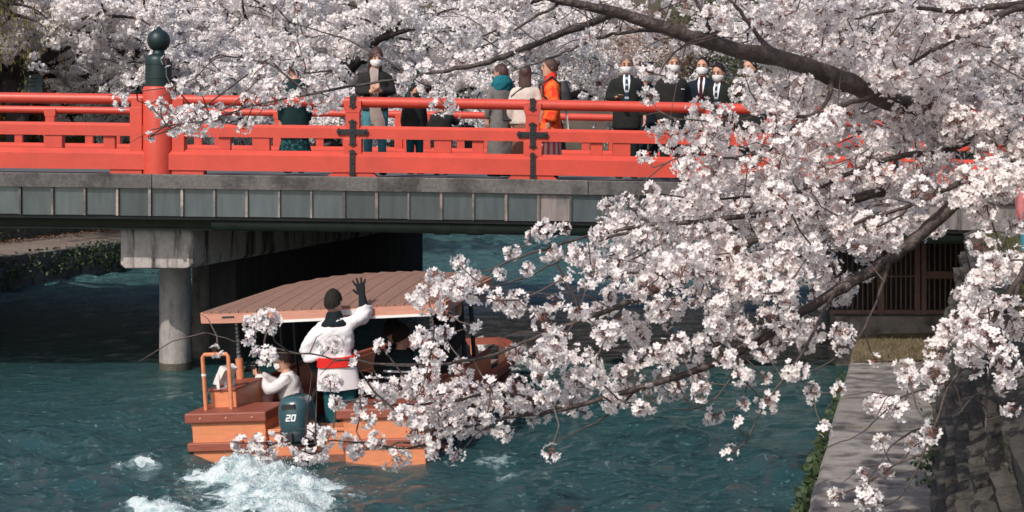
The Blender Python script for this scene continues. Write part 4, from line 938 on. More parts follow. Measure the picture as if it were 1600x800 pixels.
    for sx_ in (-1, 1): ey.rings([(Hc + hX * sx_ * .031 + hZ * .006 - hY * (.100 + q_), hX * .014 * w2, hZ * .006 * w2) for q_, w2 in ((-.006, .9), (.0035, 1.0), (.006, .4))], n=8)
    for sx_ in (-1, 1): ey.tube([Hc + hX * sx_ * .016 + hZ * .028 - hY * .103, Hc + hX * sx_ * .034 + hZ * .034 - hY * .099, Hc + hX * sx_ * .05 + hZ * .028 - hY * .087], [.004, .005, .003], 6)
    ey.build('eyes', 'hair_black', root, smooth=60)
    if mask:
        V_ = []; na, nb_ = 13, 7
        for j in range(nb_):
            z = -.108 + .102 * j / (nb_ - 1)
            for i in range(na):
                th = R(-72 + 144 * i / (na - 1)); edge = abs(i - 6) / 6; zz = -.055 + (z + .055) * (1 - .55 * edge ** 2)
                a_ = .076 + .012 * (1 - abs(zz + .045) / .06); f_ = .120 + .013 * (1 - ((zz + .045) / .06) ** 2) - .010 * max(0, (-zz - .08) / .03)
                V_.append(Hc + hX * a_ * math.sin(th) * 1.06 - hY * f_ * math.cos(th) + hZ * zz)
        MB().add(V_, [(j * na + i, j * na + i + 1, j * na + na + i + 1, j * na + na + i) for j in range(nb_ - 1) for i in range(na - 1)]).build('face_mask', mask, root, smooth=80)
        MB().tube([Hc + hX * sx2 * .07 - hY * .0 + hZ * -.03 for sx2 in (1,)] + [Hc + hX * .086 + hY * .022 + hZ * .012], .003, 5).tube([Hc - hX * .07 + hZ * -.03, Hc - hX * .086 + hY * .022 + hZ * .012], .003, 5).build('mask_strap', mask, root)
    # --- hair
    if hair:
        hb = MB(); k_ = {'buzz': 1.16, 'short': 1.17, 'long': 1.25, 'bun': 1.22}[hair]
        V_ = []; na, nb_ = 24, 9
        for j in range(nb_ + 1):
            ph = PI / 2 * j / nb_ * {'buzz': 1.12, 'short': 1.04, 'long': 1.3, 'bun': 1.2}[hair]
            for i in range(na):
                th = 2 * PI * i / na; front = max(0, -math.sin(th)); low = {'buzz': .95, 'short': .98, 'long': 1.05, 'bun': 1.0}[hair] * (1 - (.40 if hair == 'buzz' else .52) * front ** 1.2 + (.24 if hair == 'short' else 0) * max(0, math.sin(th)))
                p_ = ph * low; jit = 1 + (.055 if hair == 'short' else .008 if hair == 'buzz' else .02) * (vnoise(i * 1.7 + j * 4.3 + 50 * len(label), j * 2.3 + 5) * 1.6)
                V_.append(Hc + (hX * .078 * math.sin(p_) * math.cos(th) + hY * (.100 * math.sin(p_) * math.sin(th) + .006) + hZ * (.119 * math.cos(p_) + .001)) * k_ * jit)
        hb.add(V_, [(j * na + i, j * na + (i + 1) % na, j * na + na + (i + 1) % na, j * na + na + i) for j in range(nb_) for i in range(na)])
        if hair == 'short':
            hr_ = random.Random(len(label) * 7)
            for _ in range(420):
                j = hr_.randrange(0, nb_); i = hr_.randrange(na); b0_ = V3(V_[j * na + i]).lerp(V3(V_[(j + 1) * na + (i + 1) % na]), hr_.random()); d0_ = (b0_ - Hc).normalized(); sd_ = d0_.cross(hZ)
                if sd_.length < .1: sd_ = hX.copy()
                sd_.normalize(); tip = b0_ + d0_ * .007 + (hZ.cross(sd_) * hr_.uniform(-.5, .5) + sd_ * hr_.uniform(-.8, .8) - hZ * hr_.uniform(0, .8)) * .030
                hb.add([b0_ - sd_ * .006, b0_ + sd_ * .006, tip], [(0, 1, 2)])
        if hair == 'long':
            rs_ = [(Hc + hY * .06 + hZ * .03, hX * .088, hY * .060), (Hc + hY * .065 - hZ * .06, hX * .092, hY * .055), (Hc + hY * .085 - hZ * .16, hX * .098, hY * .045), (Hc + hY * .10 - hZ * .28, hX * .095, hY * .038), (Hc + hY * .10 - hZ * .38, hX * .06, hY * .022)]
            hb.rings(rs_, n=16)
        if hair == 'bun': hb.ell(Hc + hY * .115 + hZ * .06, (.045, .045, .042), 12, 8)
        hb.build('hair', 'hair_stubble' if hair == 'buzz' else haircol, root, smooth=70)
    if extras: extras(root, ring, Hc, hX, hY, hZ, A, spine)
    return root
def chest_panel(root, ring, name, m, outline, off=.012, bulk=1.0):
    """flat garment piece lying on the front of the chest; outline of (dz, half widths list)"""
    V_ = []; n_ = len(outline[0][1])
    for dz, xs_ in outline:
        tab = np.array([(-.30, .198, .158), (-.02, .190, .149), (.10, .171, .137), (.24, .182, .144), (.36, .195, .147), (.42, .175, .13), (.465, .122, .102), (.525, .076, .078)])
        a_ = np.interp(dz, tab[:, 0], tab[:, 1]) * bulk; b_ = np.interp(dz, tab[:, 0], tab[:, 2]) * bulk
        p, u, v = ring(dz, 1, 1)
        for x in xs_: V_.append(p + u.normalized() * x - v.normalized() * (b_ * math.sqrt(max(0.02, 1 - (abs(x) / a_) ** 2.35)) + off))
    m_ = len(outline); fs_ = [(i * n_ + k, i * n_ + k + 1, i * n_ + n_ + k + 1, i * n_ + n_ + k) for i in range(m_ - 1) for k in range(n_ - 1)]
    return MB().add(V_, fs_).build(name, m, root, smooth=60)
def suit_front(tie='tie_navy', stripes=True):
    def ex(root, ring, Hc, hX, hY, hZ, A, spine):
        chest_panel(root, ring, 'shirt', 'shirt_white', [(dz, [-w_, -w_ / 2, 0, w_ / 2, w_]) for dz, w_ in ((.20, .004), (.26, .022), (.34, .040), (.42, .050), (.48, .048), (.52, .042))], off=.006)
        tm = [tie, 'tie_stripe'] if stripes else [tie]
        o_ = chest_panel(root, ring, 'necktie', tm, [(dz, [-w_, 0, w_]) for dz, w_ in [(.135, .012)] + [(.15 + .03 * k, .030 - .0012 * k) for k in range(11)] + [(.485, .022), (.50, .024), (.525, .018)]], off=.014)
        if stripes:
            for i, p_ in enumerate(o_.data.polygons): p_.material_index = 1 if (i // 2) % 3 == 2 else 0
    return ex
def deck_at(px, Y): x = (px - 800) * Y / F; return (x, Y, zb(x))
BG = 'people on the red bridge'
# 1 figure in dark green coat, seen mostly below the rail
def teal_hem(root, *a_): pass
person('person in a long dark green coat over a patterned teal skirt on the bridge', deck_at(461, 20.3), R(200), 1.58, coat=dict(mat='dark_green_coat', hem=-.42, bulk=1.1, flare=1.15), skirt=dict(z0=.60, z1=.30, r0=.19, r1=.26, mat='teal_skirt', pleat=.05, np=14), hair='short', haircol='hair_brown', mask='mask_white', group=BG)
# 2 woman with scarf, phone
def ex_scarf(root, ring, Hc, hX, hY, hZ, A, spine):
    chest_panel(root, ring, 'scarf', 'scarf_beige', [(dz, [x - w_, x - w_ / 2, x, x + w_ / 2, x + w_]) for dz, x, w_ in ((-.30, .05, .10), (-.18, .04, .095), (-.02, .0, .075), (.10, -.015, .06), (.24, -.02, .055), (.36, -.02, .05), (.46, -.02, .06), (.52, -.01, .06))], off=.03)
    MB().box(-.035, .035, -.005, .005, -.07, .07).warp(lambda x, y, z: V3((x + .02, y - .275 - .3 * z, z + 1.185))).build('phone', 'decal_white', root, bevel=.004)
person('masked woman with long brown hair and beige scarf holding a phone', deck_at(586, 19.75), R(6), 1.74, chest=(.01, -.015, 1.295), head=(.015, -.05, 1.60), hair='long', haircol='hair_brown', mask='mask_white', tilt=R(12), yaw=R(8),
       arms={'L': [(-.165, 0, 1.34), (-.24, -.05, 1.12), (-.05, -.26, 1.13)], 'R': [(.165, 0, 1.34), (.245, -.04, 1.12), (.06, -.26, 1.14)]}, hands={'L': dict(D=(.5, -.5, .6), n=(.5, .2, .2), curl=.5), 'R': dict(D=(-.5, -.5, .6), n=(-.5, .2, .2), curl=.5)},
       coat=dict(mat='coat_black', hem=-.05, bulk=1.05), trousers=dict(mat='jeans_blue', slim=True), extras=ex_scarf, group=BG)
# 3 boy
person('boy in black coat and teal trousers with a black face mask', deck_at(648, 20.6), R(25), 1.27, hair='short', mask='mask_black', coat=dict(mat='coat_black', hem=-.20, bulk=1.2), trousers=dict(mat='trouser_teal'), yaw=R(15), group=BG)
# 4 child with back turned
person('small child in black quilted coat with back turned beside the masked boy', deck_at(690, 20.2), R(190), 1.06, hair='short', coat=dict(mat='coat_black', hem=-.22, bulk=1.5), trousers=dict(mat='trouser_black'), group=BG,
       arms={'L': [(-.17, 0, 1.35), (-.34, -.12, 1.2), (-.42, -.20, 1.28)], 'R': [(.165, 0, 1.34), (.26, .0, 1.12), (.26, -.04, .9)]})
# 5 teal scarf, grey coat
def ex_teal(root, ring, Hc, hX, hY, hZ, A, spine):
    rs_ = [(V3((0, .02, 1.30)), (.17, 0, 0), (0, .13, .03)), (V3((0, .02, 1.42)), (.19, 0, 0), (0, .15, .03)), (V3((0, .02, 1.52)), (.13, 0, 0), (0, .12, .02)), (V3((0, .01, 1.56)), (.09, 0, 0), (0, .09, .0))]
    me_ = remesh(MB().rings(rs_, n=18), .015, 3, 'shawl', .012, 14); me_.materials.append(MATS['teal_scarf']); link('shawl', me_, root)
person('person in long grey coat with a teal shawl and raised hand', deck_at(783, 20.1), R(215), 1.56, yaw=R(20), hair='short', haircol='hair_brown', coat=dict(mat='grey_coat', hem=-.62, bulk=1.1, flare=1.15), trousers=dict(mat='trouser_black'), extras=ex_teal, group=BG,
       arms={'L': [(-.165, 0, 1.34), (-.30, -.1, 1.36), (-.20, -.16, 1.58)], 'R': [(.165, 0, 1.34), (.25, 0, 1.1), (.23, -.04, .88)]})
# 6 long haired woman in cream
def ex_bag(root, ring, Hc, hX, hY, hZ, A, spine):
    MB().prism([(-.10, .0), (.10, .0), (.11, .2), (-.11, .2)], -.05, .05, 'y').warp(lambda x, y, z: V3((x * .8 + .27, y, z + .86))).build('handbag', 'black_rubber', root, bevel=.02)
    MB().tube([V3((.27, .0, 1.05)), V3((.20, .09, 1.25)), V3((.05, .15, 1.36)), V3((-.12, .08, 1.43))], .009, 6).build('bag_strap', 'black_rubber', root)
person('woman with long loose brown hair in a cream sweater and brown skirt', deck_at(821, 19.8), R(172), 1.55, hair='long', haircol='hair_brown', coat=dict(mat='cream_knit', hem=-.12, bulk=1.12, slv=1.2), skirt=dict(z0=.90, z1=.20, r0=.17, r1=.23, mat='brown_skirt', pleat=.06, np=16), extras=ex_bag, group=BG)
# 7 orange haori
def ex_orange(root, ring, Hc, hX, hY, hZ, A, spine):
    me_ = remesh(MB().rings([(V3((0, .19, .98)), (.13, 0, 0), (0, .075, 0)), (V3((0, .20, 1.05)), (.15, 0, 0), (0, .10, 0)), (V3((0, .20, 1.25)), (.145, 0, 0), (0, .095, 0)), (V3((0, .18, 1.40)), (.11, 0, 0), (0, .06, 0))], n=18, power=3), .012, 3, 'backpack', .004)
    me_.materials.append(MATS['black_rubber']); bp_ = link('backpack', me_, root)
    for sx_ in (-1, 1): MB().tube([V3((sx_ * .10, .12, 1.36)), V3((sx_ * .11, .0, 1.47)), V3((sx_ * .12, -.14, 1.36)), V3((sx_ * .14, -.13, 1.18)), V3((sx_ * .15, .10, 1.04))], .016, 6).build('strap', 'black_rubber', root)
    MB().tube([V3((-.03, .2, 1.42)), V3((0, .22, 1.47)), V3((.03, .2, 1.42))], .008, 6).build('carry_loop', 'black_rubber', root)
    MB().rings([(V3((0, .0, 1.43)), (.10, 0, 0), (0, .09, .02)), (V3((0, .005, 1.50)), (.078, 0, 0), (0, .078, .01)), (V3((0, .01, 1.53)), (.068, 0, 0), (0, .07, 0))], n=18).build('collar', 'red_collar', root, smooth=60)
    MB().box(-.005, .005, -.0, .03, 0, .62).warp(lambda x, y, z: V3((x + .05, y + .18 + .10 * (0.62 - z), z + .62))).build('lining_edge', 'kimono_lining', root)
person('woman in an orange haori coat and striped skirt wearing a black backpack', deck_at(860, 19.85), R(-82), 1.64, hair='bun', haircol='hair_brown', coat=dict(mat='orange_silk', hem=-.40, bulk=1.05, flare=1.25, slv=1.45, cuff=.07), skirt=dict(z0=.70, z1=.08, r0=.18, r1=.22, mat=['stripe_pink', 'stripe_pale'], pleat=.03, np=24), extras=ex_orange, group=BG)
# 8 suit with phone
def ex_suit1(root, *a_):
    suit_front()(root, *a_)
    MB().box(-.035, .035, -.07, .07, -.005, .005).warp(lambda x, y, z: V3((x - .10, y - .36, z + 1.155))).build('phone', 'black_rubber', root, bevel=.004)
person('shaven headed man in black suit and striped tie looking at his phone', deck_at(979, 20.05), R(-4), 1.72, hair='buzz', mask='mask_white', tilt=R(14), coat=dict(mat='suit_black', hem=-.24, bulk=1.12), trousers=dict(mat='suit_black'), extras=ex_suit1, group=BG,
       arms={'L': [(-.165, 0, 1.34), (-.26, .0, 1.12), (-.13, -.24, 1.13)], 'R': [(.165, 0, 1.34), (.26, .02, 1.10), (.25, -.06, .86)]}, hands={'L': dict(D=(.35, -.9, .05), n=(0, 0, 1), curl=.3, thumb=1)})
# 9 raised hand behind, navy
person('person in navy holding a camera up above the shoulders of two men', deck_at(1012, 21.1), R(20), 1.62, hair='short', coat=dict(mat='navy', hem=-.25, bulk=1.1), trousers=dict(mat='navy'), mask='mask_white', group=BG,
       arms={'L': [(-.165, 0, 1.34), (-.27, -.14, 1.40), (-.17, -.22, 1.62)], 'R': [(.165, 0, 1.34), (.25, .0, 1.10), (.25, -.06, .86)]}, extras=lambda root, *a_: MB().box(-.08, .08, -.03, .03, -.05, .05).tube([(0, -.03, 0), (0, -.09, 0)], .035, 12).warp(lambda x, y, z: V3((x - .13, y - .27, z + 1.74))).build('camera', 'navy', root, bevel=.006))
# 10 black coat
def ex_badge(root, ring, *a_): chest_panel(root, ring, 'pocket_square', 'shirt_white', [(.30, [.06, .09, .12]), (.315, [.06, .09, .12])], off=.012, bulk=1.08)
person('shaven headed man in buttoned black coat with a white pocket strip', deck_at(1049, 20.35), R(16), 1.76, chest=(.01, -.02, 1.295), head=(.01, -.05, 1.60), tilt=R(8), yaw=R(-14), hair='buzz', mask='mask_white', coat=dict(mat='coat_black', hem=-.42, bulk=1.22), trousers=dict(mat='trouser_black'), extras=ex_badge, group=BG)
# 11 waving
person('man in dark suit and maroon tie raising one open hand in greeting', deck_at(1098, 20.7), R(-18), 1.74, hair='short', mask='mask_white', coat=dict(mat='navy', hem=-.24, bulk=1.1), trousers=dict(mat='navy'), extras=suit_front('tie_maroon', False), group=BG,
       arms={'L': [(-.165, 0, 1.34), (-.27, -.08, 1.14), (-.26, -.28, 1.30)], 'R': [(.165, 0, 1.34), (.26, .02, 1.10), (.25, -.06, .86)]}, hands={'L': dict(D=(-.05, -.1, 1), n=(0, -1, 0), curl=.04, spread=.3, thumb=1, s=1.1)})
# 12, 13
person('short haired masked man with head bowed at the blossom edge on the bridge', deck_at(1126, 20.3), R(-30), 1.66, chest=(0, -.03, 1.29), neck=(0, -.04, 1.455), head=(0, -.085, 1.575), hair='short', mask='mask_white', tilt=R(14), coat=dict(mat='suit_black', hem=-.24, bulk=1.12), trousers=dict(mat='suit_black'), extras=suit_front(), group=BG)
person('man in black suit with bright white collar half hidden by blossoms', deck_at(1172, 20.1), R(-40), 1.70, hair='short', mask='mask_white', coat=dict(mat='suit_black', hem=-.26, bulk=1.2), trousers=dict(mat='suit_black'), extras=suit_front(), group=BG)
# passer-by on the upper right bank
pY = 12.2; pX = (1604 - 800) * pY / F
person('person in pink top and blue jeans at the picture edge above the wall', (pX, pY, UP_Z + .02), R(60), 1.02, hair='short', coat=dict(mat='pink_shirt', hem=-.06, bulk=1.2), trousers=dict(mat='jeans_blue'))

# ---- aboard the boat
def aboard(x, y, z, rz, H):
    return BM @ Matrix.Translation((x, y, z)) @ Matrix.Rotation(rz, 4, 'Z') @ Matrix.Scale(H / 1.72, 4)
BP = 'people aboard the boat'
hb_ = onboat(512, 520, 1.15)
def ex_happi(root, ring, Hc, hX, hY, hZ, A, spine):
    MB().rings([ring(.0, .205, .165), ring(.005, .218, .176), ring(.10, .214, .172), ring(.105, .200, .16)], n=28, power=2.35).build('sash', 'sash_red', root, smooth=60)
    me_ = remesh(MB().rings([ring(.42, .17, .13), ring(.47, .135, .125), ring(.505, .098, .10), ring(.55, .086, .092), ring(.58, .074, .084)], n=20), .012, 3, 'hood', .008, 12); me_.materials.append(MATS['hood_black']); link('hood', me_, root)
    # happi hem below the sash
    V_ = []
    for j, (dz, k_) in enumerate(((.02, 1.0), (-.10, 1.06), (-.24, 1.12))):
        for i in range(40): a_ = 2 * PI * i / 40; p, u, v = ring(dz, .205 * k_, .155 * k_); w_ = 1 + .03 * j * math.sin(5 * a_); V_.append(p + u * math.cos(a_) * w_ + v * math.sin(a_) * w_)
    MB().add(V_, [(j * 40 + i, j * 40 + (i + 1) % 40, j * 40 + 40 + (i + 1) % 40, j * 40 + 40 + i) for j in range(2) for i in range(40)]).build('happi_hem', 'happi_white', root, smooth=60)
    # round crest on the back
    cr = MB(); 
    def bk(x, z):
        p, u, v = ring(z, 1, 1); b_ = np.interp(z, [.10, .24, .36, .43], [.145, .15, .158, .140]); a_ = .21
        return p + u.normalized() * x + v.normalized() * (b_ * math.sqrt(max(.02, 1 - (abs(x) / a_) ** 2.35)) + .012)
    for r0, r1 in ((.086, .098), (.060, .066)):
        V_ = [bk(r_ * math.cos(a_), .29 + r_ * math.sin(a_)) for a_ in np.linspace(0, 2 * PI, 37) for r_ in (r0, r1)]; cr.add(V_, [(2 * i, 2 * i + 2, 2 * i + 3, 2 * i + 1) for i in range(36)])
    for k in range(5):
        a_ = 2 * PI * k / 5 + .3; c_ = (.034 * math.cos(a_), .29 + .034 * math.sin(a_)); V_ = [bk(*c_)] + [bk(c_[0] + .017 * math.cos(t_), c_[1] + .017 * math.sin(t_)) for t_ in np.linspace(0, 2 * PI, 10)[:-1]]; cr.add(V_, [(0, i, i % 9 + 1) for i in range(1, 10)])
    cr.build('crest', 'crest_pale', root)
    for k in 'LR':
        E_, W_ = A[k][1], A[k][2]; MB().tube([E_.lerp(W_, .30), E_.lerp(W_, .75), W_ + (W_ - E_).normalized() * .01], [.050, .046, .036], 12).build('under_sleeve', 'hood_black', root, smooth=60)
        gl = MB(); sx_ = -1 if k == 'L' else 1
        if k == 'L': hand(gl, W_ + (W_ - E_).normalized() * .005, W_ - E_ + V3((.03, -.03, .05)), V3((0, -1, 0)), 1, .46, .03, 1.2, .0108)
        else: hand(gl, W_, W_ - E_, V3((-1, -.4, 0)), -1, .1, .45, 1.1, .0125)
        me_ = remesh(gl, .0055, 1, 'glove'); me_.materials.append(MATS['glove_black']); link('glove', me_, root)
person('boatman in white happi coat and red sash waving a black gloved hand', (0, 0, 0), 0, 1.70, hair='short', matrix=aboard(.24, .38, -.03, PI + R(8), 1.70), coat=dict(mat='happi_white', hem=-.02, bulk=1.08, slv=1.5, cuff=.072, noise=.034, end=.50), trousers=dict(mat='trouser_teal'), group=BP, extras=ex_happi,
       arms={'L': [(-.165, 0, 1.37), (-.31, -.08, 1.42), (-.285, -.14, 1.645)], 'R': [(.165, 0, 1.34), (.30, .05, 1.14), (.25, -.02, .90)]}, hands={'L': dict(none=1), 'R': dict(none=1)}, yaw=R(-12))
# crouching photographer beside the motor, in white, looking left
SEAT = dict(pelvis=(0, .05, .42), chest=(0, .0, .79), neck=(0, -.02, .955), head=(0, -.05, 1.085))
def seated_legs(w_=.12, kz=.46, ky=-.40): return {'L': [(-.09, .03, .40), (-w_, ky, kz), (-w_, ky - .02, .085), (-w_, ky - .15, .03)], 'R': [(.09, .03, .40), (w_, ky, kz), (w_, ky - .02, .085), (w_, ky - .15, .03)]}
pp = onboat(437, 650, .25)
def ex_cam(root, ring, Hc, hX, hY, hZ, A, spine):
    c_ = V3((-.03, -.43, 1.0))
    MB().box(-.07, .07, -.035, .035, -.05, .05).box(-.03, .03, -.03, .03, .05, .075).tube([(0, -.03, 0), (0, -.09, 0), (0, -.10, 0), (0, -.18, 0)], [.038, .038, .045, .045], 14).warp(lambda x, y, z: V3((x, y, z)) + c_).build('camera', 'dark_metal', root, bevel=.006)
    me_ = remesh(MB().ell((.02, -.30, .62), (.14, .10, .12)), .015, 3, 'bundle', .02, 10); me_.materials.append(MATS['pink_cloth']); link('bundle', me_, root)
person('crouching masked photographer in white beside the outboard motor', (0, 0, 0), 0, 1.62, matrix=aboard(pp.x + .10, pp.y + .08, -.10, R(-80), 1.52), **SEAT, legs=seated_legs(.14, .52, -.34), hair='short', haircol='hair_brown', mask='mask_white', coat=dict(mat='happi_white', hem=-.16, bulk=1.15, slv=1.3, noise=.014), trousers=dict(mat='trouser_black'), extras=ex_cam, group=BP, tilt=R(5),
       arms={'L': [(-.18, 0, .86), (-.24, -.20, .74), (-.09, -.38, .92)], 'R': [(.18, 0, .86), (.24, -.20, .74), (.07, -.38, .92)]}, hands={'L': dict(D=(.5, -.6, .5), n=(.7, .3, .3), curl=.5), 'R': dict(D=(-.5, -.6, .5), n=(-.7, .3, .3), curl=.5)})
def ex_stripes(root, ring, Hc, hX, hY, hZ, A, spine):
    for k in range(7):
        dz = -.10 + k * .075; tab = np.array([(-.30, .20, .15), (-.02, .20, .15), (.10, .19, .145), (.24, .20, .15), (.36, .222, .165), (.43, .22, .15)])
        a_ = np.interp(dz, tab[:, 0], tab[:, 1]); b_ = np.interp(dz, tab[:, 0], tab[:, 2]); MB().rings([ring(dz - .012, a_, b_), ring(dz - .008, a_ + .008, b_ + .008), ring(dz + .008, a_ + .008, b_ + .008), ring(dz + .012, a_, b_)], n=24, power=2.35).build('stripe', 'shirt_white', root, smooth=60)
p1 = onboat(592, 560, .8)
person('passenger in dark top with white stripes seated behind the boatman', (0, 0, 0), 0, 1.66, matrix=aboard(.62, 1.35, .0, PI - R(25), 1.66), **SEAT, legs=seated_legs(), hair='short', coat=dict(mat='stripe_dark', hem=-.14, bulk=1.12), trousers=dict(mat='trouser_black'), extras=ex_stripes, group=BP)
person('passenger in black raising a bare hand under the boat roof', (0, 0, 0), 0, 1.68, matrix=aboard(.90, 1.95, .0, PI - R(15), 1.68), **SEAT, legs=seated_legs(), hair='short', coat=dict(mat='coat_black', hem=-.14, bulk=1.1), trousers=dict(mat='trouser_black'), group=BP,
       arms={'L': [(-.18, 0, .86), (-.24, -.10, .98), (-.20, -.16, 1.22)], 'R': [(.18, 0, .86), (.24, -.05, .62), (.15, -.28, .55)]}, hands={'L': dict(D=(0, -.1, 1), n=(0, -1, 0), curl=.06, spread=.25)})
person('dark haired passenger in black coat seated under the middle of the roof', (0, 0, 0), 0, 1.66, matrix=aboard(.35, 1.95, .0, PI + R(5), 1.66), **SEAT, legs=seated_legs(), hair='short', coat=dict(mat='coat_black', hem=-.14, bulk=1.1), trousers=dict(mat='trouser_black'), group=BP, yaw=R(-50))
person('passenger in navy coat seated far left under the boat roof', (0, 0, 0), 0, 1.66, matrix=aboard(-.55, 2.4, .0, PI - R(40), 1.66), **SEAT, legs=seated_legs(), hair='short', coat=dict(mat='navy', hem=-.14, bulk=1.1), trousers=dict(mat='trouser_black'), group=BP, mask='mask_white')
person('grey coated passenger seated by the mooring posts at the bow end', (0, 0, 0), 0, 1.60, matrix=aboard(.80, 2.75, .0, PI + R(30), 1.60), **SEAT, legs=seated_legs(), hair='short', haircol='hair_brown', coat=dict(mat='grey_coat', hem=-.14, bulk=1.1), trousers=dict(mat='trouser_black'), group=BP)

# ------------------------------------------------------------------ trees behind the bridge
def rot_to(n):  # numpy: orthonormal frames for normals
    n = n / np.maximum(np.linalg.norm(n, axis=1, keepdims=True), 1e-9)
    t_ = RNG.normal(0, 1, n.shape); u = np.cross(n, t_); u /= np.maximum(np.linalg.norm(u, axis=1, keepdims=True), 1e-9); return u, np.cross(n, u), n
def grow(seed, spread=5.0, height=8.5, droop=0.5, trunk_h=1.9, nl=7):
    r = random.Random(seed); br = []; tw = []
    top = V3((r.uniform(-.3, .3), r.uniform(-.3, .3), trunk_h)); br.append(([V3((0, 0, -.4)), V3((.05, 0, trunk_h * .5)), top], [.34, .27, .24]))
    for i in range(nl):
        az = 2 * PI * i / nl + r.uniform(-.3, .3); el = r.uniform(.25, .95); ln = spread * r.uniform(.75, 1.05); d_ = V3((math.cos(az) * math.cos(el), math.sin(az) * math.cos(el), math.sin(el)))
        p = top.copy(); pts = [p.copy()]; ns = 7
        for k in range(ns):
            d_ = (d_ + V3((r.uniform(-.22, .22), r.uniform(-.22, .22), r.uniform(-.10, .10) - droop * .05 * k))).normalized(); p = p + d_ * ln / ns; pts.append(p.copy())
            if k >= 1:
                for q_ in range(3):
                    a2 = r.uniform(0, 2 * PI); d2 = (d_ * .6 + V3((math.cos(a2), math.sin(a2), r.uniform(-.35, .75)))).normalized(); p2 = p.copy(); pt2 = [p2.copy()]; l2 = ln * r.uniform(.22, .5)
                    for j in range(5):
                        d2 = (d2 + V3((r.uniform(-.2, .2), r.uniform(-.2, .2), -.10 * droop * j))).normalized(); p2 = p2 + d2 * l2 / 5; pt2.append(p2.copy())
                        if j >= 1 and r.random() < .8:
                            a3 = r.uniform(0, 2 * PI); d3 = (d2 * .5 + V3((math.cos(a3), math.sin(a3), r.uniform(-.6, .4)))).normalized(); p3 = p2.copy(); pt3 = [p3.copy()]
                            for m_ in range(3): d3 = (d3 + V3((0, 0, -.16 * droop))).normalized(); p3 = p3 + d3 * r.uniform(.18, .36); pt3.append(p3.copy())
                            tw.append(pt3)
                    br.append((pt2, [.05 - .008 * k_ for k_ in range(6)])); tw.append(pt2)
        br.append((pts, [.17 - .019 * k_ for k_ in range(ns + 1)]))
    return br, tw
def blossoms_on(tw, n, rad, size, seed, zsq=.8):
    rg = np.random.default_rng(seed); segs = [(np.array(a_), np.array(b_)) for pt in tw for a_, b_ in zip(pt[:-1], pt[1:])]
    A_ = np.array([s_[0] for s_ in segs]); B_ = np.array([s_[1] for s_ in segs]); w_ = np.linalg.norm(B_ - A_, axis=1) * rg.uniform(.2, 1.8, len(A_)); i_ = rg.choice(len(A_), n, p=w_ / w_.sum())
    # tight puffs along each twig: pick a puff centre, then a point on its shell
    npuff = n // 30; pi_ = rg.choice(len(A_), npuff, p=w_ / w_.sum()); t_ = rg.random((npuff, 1)); C = A_[pi_] * (1 - t_) + B_[pi_] * t_ + rg.normal(0, .05, (npuff, 3))
    pk = rg.integers(0, npuff, n); d_ = rg.normal(0, 1, (n, 3)); d_ /= np.linalg.norm(d_, axis=1, keepdims=True)
    pr = rg.uniform(.6, 1.35, npuff)[pk][:, None] * rad * rg.uniform(.55, 1.05, (n, 1))
    P = C[pk] + d_ * pr * [1, 1, zsq]; nn = d_ + rg.normal(0, .45, (n, 3)) + [0, 0, .15]; return P, nn, rg.uniform(.8, 1.2, n) * size
PENT = np.array([[math.cos(2 * PI * k / 5), math.sin(2 * PI * k / 5)] for k in range(5)])
def pent_mesh(name, P, nn, sz, m):
    u, v, w_ = rot_to(nn); V_ = P[:, None] + (u[:, None] * PENT[None, :, :1] + v[:, None] * PENT[None, :, 1:]) * sz[:, None, None]
    V_[:, 0] += w_ * sz[:, None] * .35; V_[:, 2] += w_ * sz[:, None] * .3
    return np_mesh(name, V_.reshape(-1, 3), np.arange(5 * len(P)), 5, m)
VAR = []
for sd in (1, 2, 3):
    br, tw = grow(sd, 5.2, droop=.75)
    tm = MB()
    for pts, rad in br: tm.tube(pts, [max(.008, x) for x in rad], 7, caps=False)
    for pts in tw[::3]: tm.tube(pts, .010, 4, caps=False)
    me_t = bpy.data.meshes.new('trunk'); me_t.from_pydata(tm.v, [], tm.f); me_t.materials.append(MATS['far_bark']); me_t.polygons.foreach_set('use_smooth', [True] * len(me_t.polygons))
    P, nn, sz = blossoms_on(tw, 60000, .17, .040, 20 + sd); VAR.append((me_t, pent_mesh('crown', P, nn, sz, 'far_petal')))
def far_tree(label, x, y, z, sc, rz, var, group='cherry trees in blossom beyond the bridge'):
    r_ = empty('cherry_tree', label, 'tree', (x, y, z), (0, 0, rz), group); r_.scale = (sc, sc, sc)
    link('trunk', VAR[var][0], r_); c_ = link('crown', VAR[var][1], r_); c_['kind'] = 'stuff'; return r_
